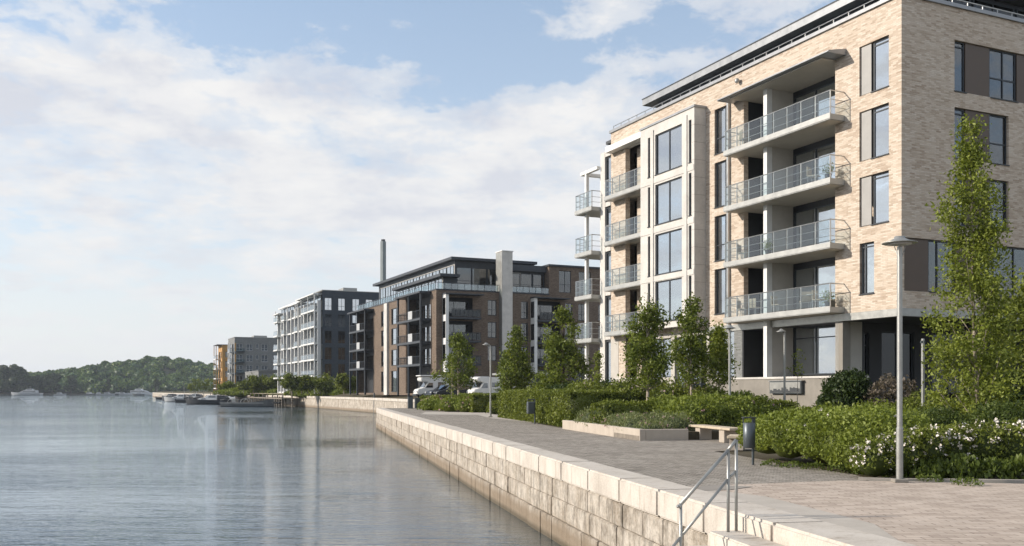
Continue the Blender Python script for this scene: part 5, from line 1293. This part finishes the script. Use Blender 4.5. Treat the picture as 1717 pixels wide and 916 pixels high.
lamp('street_lamp', 'slim street lamp in front of the display case on the concrete plinth', (gx(1315, 44), 44, .45), 4.0, base=False, s=.75, offs=-.15)
lamp('street_lamp', 'street lamp on the paving left of the big clipped hedge', (gx(822, 60.7), 60.7, 0), 4.65, offs=-.28, s=.8)
ps = thing('steel_post', 'plain headless steel post between the big leafy tree and the foreground lamp', 'post', (gx(1547, 32), 32, .1))
MB().lathe((0, 0, 0), [(.055, 0), (.055, 3.3), (.04, 3.33)], 12).build('pole', 'galvanised', ps); MB().box(-.07, .07, -.05, .05, 3.18, 3.26).build('collar', 'dark_steel', ps)
bo = thing('bollard', 'thin grey bollard with a small knob left of the big hedge', 'bollard', (gx(839, 66), 66, 0)); MB().lathe((0, 0, 0), [(.07, 0), (.06, 1.15), (.03, 1.2)], 12).build('pole', 'galvanised', bo); MB().lathe((-.08, 0, 1.15), [(.06, 0), (.06, .08)], 10).build('knob', 'galvanised', bo)
for px, Y, l, h, w_ in ((687.5, 90.5, 'square dark box bollard at the far end of the promenade, nearer the water', 1.12, .24), (699, 91.5, 'square dark box bollard at the far end of the promenade, beside the planting', .95, .24)):
    q = thing('bollard', l, 'bollard', (gx(px, Y), Y, 0), QROT, 'square bollards at the far end of the promenade'); MB().box(-w_, w_, -w_, w_, 0, h).build('body', 'dark_steel', q, bevel=.03); MB().box(-w_ - .02, w_ + .02, -w_ - .02, w_ + .02, h, h + .04).build('cap', 'charcoal', q, bevel=.01)
# litter bins
lb = thing('litter_bin', 'round grey steel litter bin on a post beside the foreground handrail', 'litter bin', (gx(1262, 21.9), 21.9, 0))
MB().tube((.0, .0, 0), (0, 0, 1.06), .03, 10).build('post', 'dark_steel', lb)
MB().lathe((-.09, -.02, .39), [(.12, 0), (.135, .015), (.138, .57), (.128, .575), (.125, .5), (.02, .49)], 24).build('body', 'dark_steel', lb, smooth=True)
MB().tube((0.03, 0, 1.08), (-.22, 0, 1.08), .018, 8).tube((-.22, 0, 1.08), (-.22, 0, .97), .014, 8).tube((.03, -.05, 1.07), (.03, -.05, .95), .014, 8).box(-.24, .05, -.09, .09, 1.075, 1.095).build('hood', 'charcoal', lb)
lc = thing('litter_bin', 'square grey litter bin on a post in front of the big clipped hedge', 'litter bin', (gx(893, 48.5), 48.5, 0), QROT)
MB().tube((0.1, 0, 0), (0.1, 0, 1.25), .035, 10).build('post', 'dark_steel', lc); MB().box(-.3, .08, -.16, .16, .52, 1.13).build('body', 'dark_steel', lc, bevel=.03)
MB().tube((-.26, 0, 1.13), (-.26, 0, 1.24), .02, 8).tube((-.26, 0, 1.24), (.1, 0, 1.24), .025, 8).build('hood', 'charcoal', lc)
# stone benches
be = thing('bench', 'long bench with pale timber seat on two concrete blocks behind the planter', 'bench', (6.85, 32.3, 0), QROT)
MB().box(-.28, .28, -1.75, 1.7, .42, .50).build('seat', 'pale_wood', be, bevel=.012)
for y0 in (-1.0, 1.0): MB().box(-.22, .22, y0 - .2, y0 + .2, 0, .42).build('support_block', 'planter_concrete', be, bevel=.012)
be2 = thing('bench', 'short low stone bench partly hidden by the litter bin and shrubs', 'bench', (gx(1236, 27.5), 27.5, 0), QROT - .5)
MB().box(-.25, .25, -.55, .55, .34, .42).build('seat', 'pale_wood', be2, bevel=.012); MB().box(-.19, .19, -.4, .4, 0, .34).build('support_block', 'planter_concrete', be2, bevel=.012)
# planter with separate long stones
plt = thing('planter', 'long pale concrete planter wall at the edge of the promenade', 'planter', Q(5.03, 18.3), QROT)
PL = 10.4
k_ = MB()
for y0, y1 in ((0, 2.9), (2.92, 6.3), (6.32, PL)): k_.box(0, .22, y0, y1, -.05, .385)
k_.box(.225, 1.75, 0, .22, -.05, .38); k_.box(.225, 1.75, PL - .22, PL, -.05, .37); k_.build('planter_wall', 'planter_concrete', plt, bevel=.012)
MB().box(.22, 6, .22, PL - .22, -.05, .28).build('soil_fill', 'soil', plt)
MB().box(-.004, .0, .05, 2.85, .0, .16).build('water_stain', 'weathered_wood', plt)
# low sign and stake by the trees
for px, Y, h, l in ((1176, 51, 1.25, 'small dark post with a flat top by the glass entrance doors'),):
    q = thing('post_sign', l, 'sign', (gx(px, Y), Y, .75)); MB().box(-.05, .05, -.05, .05, 0, h).build('post', 'dark_steel', q); MB().box(-.45, .45, -.12, .12, h, h + .08).build('sign_plate', 'dark_steel', q)

# ================================================================ trees
prof_m = lambda W: (lambda t: W * (0.30 + 1.0 * math.sin(min(1, t * 1.9 + .18) * math.pi / 2) ** 1.1 * (1 - t) ** .62) * (1 if t > .06 else .75))
def prof_cone(W):
    def f(t):
        if t < .25: return W * (.62 + 1.5 * t)
        return W * max(.05, (1 - (t - .25) / .75) ** .72) * (1 if t < .9 else .9)
    return f
TG = 'young slim trees planted between the beds'
def T(label, px, Y, ytop, ybot, wpx, z, n, seed, mat='leaf_tree', size=.13, per=26, bark='bark_pale', tr=.07, prof=None, clumps=None, sig=.17, name='young_tree', lean=(0, 0), nbr=26):
    zt = HC + (HY - ytop) / FPX * Y - z; zb = HC + (HY - ybot) / FPX * Y - z; Wd = wpx * 1.2 / FPX * Y / 2
    return tree(name, label, (gx(px, Y), Y, z), zt, (prof or prof_cone)(Wd), zb, clumps or int(n * .8), per, size * .92, sig, tr, mat, bark, seed, TG, lean, nbr=nbr)
T('small conical tree standing alone before the camper vans', 768, 84, 554, 648, 52, .1, 260, 1, size=.26, sig=.24, per=30, tr=.12)
T('narrow tree just left of the second tree, before the pale slab of the brown block', 846, 76, 588, 656, 27, .2, 110, 2, size=.22, per=26, sig=.2, tr=.08)
T('conical tree before the pale slab of the brown block', 866, 74, 549, 652, 56, .2, 280, 3, size=.24, per=30, sig=.22, tr=.12)
T('broadest of the young trees, beside the end balconies of the cream building', 944, 60, 518, 664, 84, .2, 480, 4, size=.22, per=32, sig=.21, tr=.13, bark='bark_dark')
T('thin sapling at the corner of the cream building', 1002, 56, 588, 654, 15, .5, 60, 5, mat='leaf_tree_bright', size=.16, per=20, tr=.04, sig=.13, nbr=12)
T('slender tree behind the planter, left of the white stone bay', 1085, 40, 485, 648, 74, .3, 480, 6, size=.15, per=30, tr=.075, sig=.16, bark='bark_pale')
T('slender tree in front of the white stone bay', 1158, 43, 481, 640, 64, .45, 420, 7, size=.15, per=26, tr=.07, sig=.16)
T('shorter slender tree right of the white bay beside the street lamp', 1205, 44, 548, 640, 52, .45, 260, 8, mat='leaf_tree_bright', size=.15, per=26, tr=.05, sig=.15)
T('sparse little sapling beside the display case', 1337, 43, 574, 632, 24, .45, 34, 9, mat='leaf_tree_bright', size=.13, per=9, tr=.022, sig=.10, nbr=10)
T('wispy sapling tied to a stake left of the street lamp', 757, 80, 596, 668, 9, .1, 40, 10, mat='leaf_tree_bright', size=.16, per=14, tr=.03, sig=.12, nbr=8)
# the tall columnar tree at the right
def prof_big(t):
    pts = [(0, .9), (.12, 1.25), (.3, 1.2), (.42, 1.0), (.5, .76), (.62, .80), (.72, .70), (.80, .42), (.86, .24), (1, .12)]
    for (a, ra), (b, rb) in zip(pts, pts[1:]):
        if t <= b: return ra + (rb - ra) * (t - a) / (b - a)
    return .05
YB = 25.5
tree('columnar_tree', 'tall columnar tree with pale thin stem in front of the shaded brick side', (gx(1640, YB), YB, .02), HC + (HY - 181) / FPX * YB, prof_big, .35, 1000, 42, .10, .15, .065, 'leaf_tree_bright', 'bark_pale', 21, None, (-.25, 0), upbr=1.6, nbr=60, shell=.25, gap=-.14)
tree('round_tree', 'dark leafy tree cut by the right edge of the photo behind the columnar tree', (gx(1738, 29), 29, .1), 4.9, lambda t: 1.5 * math.sin(math.pi * (0.12 + .86 * t)) + .25, .2, 420, 38, .15, .24, .07, 'leaf_hedge', 'bark_dark', 22, None, nbr=30)
# trees along the far quay
tp_ = None
far = [(486, 629, 26), (505, 634, 22), (536, 631, 40), (515, 633, 26), (576, 630, 24), (593, 633, 14), (424, 633, 26), (440, 632, 26), (458, 634, 34), (408, 640, 14), (388, 642, 22), (376, 644, 16)]
names = ['slim round tree before the left part of the white balcony grid', 'tree second from left before the white balcony grid', 'broad tree below the slate block corner', 'tree just left of the broad tree below the slate block corner', 'round tree before the dark slate side wall', 'small tree touching the brown block balconies', 'leftmost of three round trees before the arched hall', 'middle of three round trees before the arched hall', 'rightmost and broadest of three round trees before the arched hall', 'small tree before the left end of the arched hall', 'low tree before the grey block', 'low tree before the ochre block']
for k, ((px, yt, wp), l) in enumerate(zip(far, names)):
    Y = 196 if px > 470 and px < 560 else 178 if px > 560 else 252 if px > 405 else 285; z = 1.0
    H = HC + (HY - yt) / FPX * Y - z; Wd = wp / FPX * Y / 2
    tree('round_tree', l, (gx(px, Y), Y, z), H, lambda t, Wd=Wd: Wd * math.sin(math.pi * (0.2 + .7 * t)) + .2, H * .32, 60, 40, .55, Wd * .22, .12, 'leaf_hedge', 'bark_pale', 70 + k, 'round trees along the far quay', nbr=8)
# birch like saplings in a row by the far marina
for k in range(7):
    px = 318 + k * 7.5; Y = 360
    tree('slim_tree', 'slim yellowish tree in the row before the far marina', (gx(px, Y), Y, .4), 5.0 + (k % 3) * .5, lambda t: .9 * (1 - t * .6), 1.4, 16, 26, .5, .4, .06, 'leaf_tree_bright', 'bark_pale', 90 + k, 'slim trees before the far marina', nbr=5)

# ================================================================ hedges and shrubs
# left: clipped hedges and beds
hedge('clipped_hedge', 'large clipped box hedge with a square litter bin in front of it', 17.5, 2.75, 1.66, Q(5.55, 29.45), QROT, 30000, .13, 'leaf_hedge', seed=1)
hedge('clipped_hedge', 'clipped hedge with a dark end face left of the street lamp', 7.5, 3.8, 1.35, (gx(792, 73.5), 73.5, 0), QROT, 12000, .2, seed=2)
hedge('clipped_hedge', 'low clipped hedge below the camper vans at the far end of the beds', 12, 6.0, 1.15, (gx(708, 90) , 88, 0), QROT - R(30), 12000, .22, seed=3)
hedge('clipped_hedge', 'low bright hedge between the conical tree and the big clipped hedge', 12, 5.0, .95, (gx(800, 86), 86, .3), QROT - R(28), 9000, .22, seed=4)
mound('flowering_shrub', 'pale mauve flowering shrub at the promenade end of the far bed', 'shrub', [(0, 0, .5, 1.3, 1.3, .75), (2.0, -1.2, .45, 1.2, 1.3, .7), (-.8, 2.0, .5, 1.1, 1.3, .6)], 4200, .18, 'leaf_low', (gx(738, 84.5), 84.5, 0), flowers=('blossom_pink', 120, .14), seed=11)
mound('leafy_shrub', 'low bright green shrubs spilling over the edge of the far bed', 'shrub', [(-1.8, 2.2, .3, 1.2, 1.2, .7), (-.2, .2, .3, 1.3, 1.2, .65), (1.6, -1.2, .3, 1.2, 1.2, .6), (3.2, -2.5, .3, 1.2, 1.4, .6)], 5200, .18, 'leaf_low', (gx(757, 80), 80, 0), seed=12)
mound('leafy_shrub', 'low shrub at the tip of the far bed beside the square bollards', 'shrub', [(0, 0, .3, .9, 1.3, .8), (1.4, -3.0, .3, .9, 1.6, .7), (2.4, -5.2, .3, .9, 1.2, .6)], 4000, .2, 'leaf_hedge', (gx(712, 93), 93, 0), seed=13)
mound('flowering_shrub', 'pale shrub with a few mauve heads beside the dark hedge end', 'shrub', [(0, 0, .4, 1.0, 1.2, .7), (-1.3, 1.4, .4, 1.0, 1.2, .7)], 2600, .18, 'leaf_low', (gx(783, 75.5), 75.5, 0), flowers=('blossom_pink', 40, .13), seed=14)
mound('leafy_shrub', 'small round shrub below the street lamp left of the big hedge', 'shrub', [(0, 0, .35, .7, .7, .6)], 1100, .16, 'leaf_hedge', (gx(832, 69), 69, 0), seed=15)
pbx = [(x, y, .28 + .1 * ((i * 7) % 3), .62 + .12 * (i % 3), .75, .40 + .1 * (i % 2)) for i, (x, y) in enumerate([(.75, 1.0), (.7, 2.3), (.75, 3.6), (.8, 5.0), (.7, 6.4), (.75, 7.8), (.8, 9.0), (1.9, 1.6), (1.8, 3.2), (2.0, 4.9), (1.9, 6.6), (1.9, 8.4)])]
mound('planter_shrub', 'low fine leaved lavender like plants filling the concrete planter', 'shrub', pbx, 17000, .07, 'leaf_sage', Q(5.03, 18.3), QROT, seed=16, up=1.8, flowers=('blossom_pink', 160, .05), thick=.5, corescale=.7)
mound('leafy_shrub', 'mid green mounded shrubs behind the planter around the slender tree stem', 'shrub', [(3.4, 3.5, .7, 1.1, 1.3, .75), (3.2, 6.0, .75, 1.1, 1.5, .7), (5.6, 7.6, .75, 1.2, 1.3, .8), (5.2, 4.5, .75, 1.3, 1.5, .75), (6.6, 6.0, .8, 1.3, 1.6, .8)], 15000, .12, 'leaf_low', Q(5.03, 18.6), QROT, seed=17, flowers=('blossom_pink', 40, .06))
mound('flowering_shrub', 'shrub dotted with pale flowers at the cream building foot, left of the slender tree', 'shrub', [(0, 0, .7, 1.3, 1.5, 1.2), (1.9, -1.3, .6, 1.2, 1.4, 1.2), (-1.8, 1.5, .7, 1.3, 1.6, 1.15), (3.4, -2.6, .5, 1.1, 1.3, 1.1)], 12000, .13, 'leaf_hedge', (gx(1050, 46), 46, .3), flowers=('blossom', 120, .07), seed=18)
mound('leafy_shrub', 'round clipped shrub among the cars left of the cream building', 'shrub', [(0, 0, .6, 1.9, 1.9, 1.35), (3.0, -1.0, .5, 1.5, 1.5, 1.0)], 6000, .2, 'leaf_hedge', (gx(918, 68), 68, .2), seed=19)
mound('leafy_shrub', 'dark shrubs behind the big clipped hedge beside the cream building', 'shrub', [(0, 0, .7, 1.6, 1.6, 1.2), (2.0, -2.0, .7, 1.4, 1.6, 1.25), (-2.0, 2.4, .7, 1.6, 1.6, 1.1)], 7000, .15, 'leaf_dark', (gx(1012, 50), 50, .25), seed=20)
# long bed in the middle behind the benches
ell = []
r5 = random.Random(8)
for i in range(26): a = i / 25; X = 5.6 + 9.6 * a + r5.uniform(-.3, .3); Y = 40.5 - 3.0 * a + r5.uniform(-1, 1.0); ell.append((X, Y, .35, .9, 1.0, .62 + r5.uniform(-.1, .14)))
for i in range(12): a = i / 11; X = 8.3 + 3.6 * a; Y = 36.8 - 1.2 * a + r5.uniform(-.5, .5); ell.append((X, Y, .2, .85, .8, .55 + r5.uniform(-.1, .1)))
mound('ground_cover', 'low bright green ground cover filling the long bed behind the benches', 'ground cover', ell, 30000, .10, 'leaf_hedge', seed=23, kind='stuff', up=.6, thick=.5, corescale=.7)
hedge('clipped_hedge', 'low dark hedge running along the foot of the concrete plinth wall', 9.5, 1.2, .95, (12.4, 41.3, .25), R(-68) + math.pi + R(0), 9000, .12, seed=24)
# right: the big natural hedge and shrubs behind the bin and lamp
ell = [(5.95 + .62, 22.6, .55, .75, .9, .68), (7.0, 21.6, .55, .9, 1.0, .72), (7.1, 20.6, .5, .8, .8, .75), (7.9, 20.0, .5, .85, .9, .78), (8.3, 21.6, .6, 1.1, 1.1, .72), (6.35, 23.8, .5, .7, 1.1, .6), (7.6, 23.0, .55, 1.1, 1.1, .68), (7.2, 19.75, .35, .6, .6, .6)]
mound('large_shrub', 'big bushy light green shrub directly behind the round litter bin', 'shrub', ell, 34000, .085, 'leaf_low', seed=25, flowers=('blossom_white', 14, .04), thick=.55, corescale=.66)
ell = [(8.9 + i * 1.15, 22.3 - i * .12 + (i % 2) * .6, .5, .9, 1.0, .66 + .10 * (i % 3)) for i in range(7)]
mound('large_shrub', 'long mid green hedge of loose shrubs behind the pale flowering bushes', 'shrub', ell, 30000, .08, 'leaf_deep', seed=26, thick=.5, corescale=.7)
ell = [(9.0 + i * 1.3, 27.2 - .3 * i, .55, 1.1, 1.1, .72 + .08 * (i % 2)) for i in range(8)]
mound('large_shrub', 'back row of loose shrubs at the foot of the columnar tree', 'shrub', ell, 22000, .10, 'leaf_hedge', seed=27, thick=.35, flowers=('blossom_white', 12, .04))
ell = [(7.05, 18.6, .35, .42, .45, .42), (7.55, 18.7, .42, .5, .5, .48), (8.15, 18.85, .48, .5, .5, .5), (8.75, 19.15, .5, .55, .5, .5), (9.35, 19.1, .52, .5, .5, .52), (10.0, 19.1, .5, .6, .5, .55), (10.7, 19.0, .5, .6, .6, .55)]
mound('flowering_shrub', 'bush full of pale pink flower heads behind the foreground lamp', 'shrub', ell, 12000, .07, 'leaf_hedge', seed=28, flowers=('blossom_white', 300, .055), thick=.3)
ell = [(8.0 + .62 * i, 18.45 - .05 * i, .12, .42, .32, .26 + .07 * (i % 2)) for i in range(5)]
mound('grass_tuft', 'low feathery green tufts at the kerb in front of the pale flowering bush', 'grass', ell, 5200, .11, 'leaf_grass', seed=29, up=1.8, core=False, thick=.8, kind='stuff')
ell = [(5.85 + .33 * i, 21.6 - .42 * i - .03 * i * i, .02, .25, .3, .12) for i in range(8)]
mound('ground_cover', 'scattered low weeds along the edge of the big shrub bed', 'ground cover', ell, 2600, .06, 'leaf_grass', seed=30, core=False, thick=.9, kind='stuff')
mound('round_bush', 'dense dark round bush at the right end of the concrete plinth wall', 'shrub', [(0, 0, .9, .98, .98, 1.25), (-.45, .2, .6, .7, .7, .8), (.5, 0, .6, .75, .7, .8)], 12000, .13, 'leaf_dark', (gx(1421, 37.5), 37.5, .25), seed=31, up=.6)
mound('twiggy_bush', 'bare looking brownish twiggy bush beside the dark round bush', 'shrub', [(0, 0, .9, 1.0, .8, .95)], 3200, .12, 'leaf_dry', (gx(1497, 36.5), 36.5, .35), seed=32, core=False, thick=.9)
mound('leafy_shrub', 'loose yellow green shrub at the foot of the plain steel post', 'shrub', [(0, 0, .6, 1.0, .8, .85), (-.9, 0, .4, .7, .7, .7), (1.0, .2, .5, .9, .8, .7)], 5200, .11, 'leaf_hedge', (gx(1552, 33.5), 33.5, .2), seed=33, core=False, thick=.7)
mound('round_bush', 'dark bushes filling the right edge of the photo below the tree', 'shrub', [(0, 0, .8, 1.2, 1.1, 1.2), (1.8, 0, .9, 1.2, 1.1, 1.4), (-1.0, -.4, .6, .7, .7, .8)], 12000, .13, 'leaf_dark', (gx(1690, 28.5), 28.5, .1), seed=34, up=.4)
# shrubs along the far quay
ell = [(gx(px, 214 - (px - 500) * .25), 214 - (px - 500) * .25, 1.0, 3.2, 2.0, .95 + .35 * (i % 3)) for i, px in enumerate(range(500, 596, 12))]
mound('ground_cover', 'low planting along the distant quay before the slate block', 'ground cover', [(e[0], e[1] + 0, e[2], e[3], e[4], e[5]) for e in ell], 7000, .5, 'leaf_low', seed=35, kind='stuff', up=.4)
ell = [(gx(px, 262 - (px - 400) * .2), 262 - (px - 400) * .2, 1.0, 3.0, 2.0, .8 + .4 * (i % 3)) for i, px in enumerate(range(376, 480, 13))]
mound('ground_cover', 'low planting along the quay before the arched hall', 'ground cover', ell, 5000, .55, 'leaf_low', seed=36, kind='stuff', up=.4)
# ================================================================ air
hzm, nt, out = newmat('haze_air')
pv = N(nt, 'ShaderNodeVolumePrincipled'); pv.inputs['Color'].default_value = (0.80, 0.89, 1.0, 1); pv.inputs['Density'].default_value = 0.00013; pv.inputs['Anisotropy'].default_value = 0.2
nt.links.new(pv.outputs[0], out.inputs['Volume'])
hb = MB().box(-2450, 850, -110, 2500, -5, 62).build('haze', 'haze_air'); hb['kind'] = 'stuff'
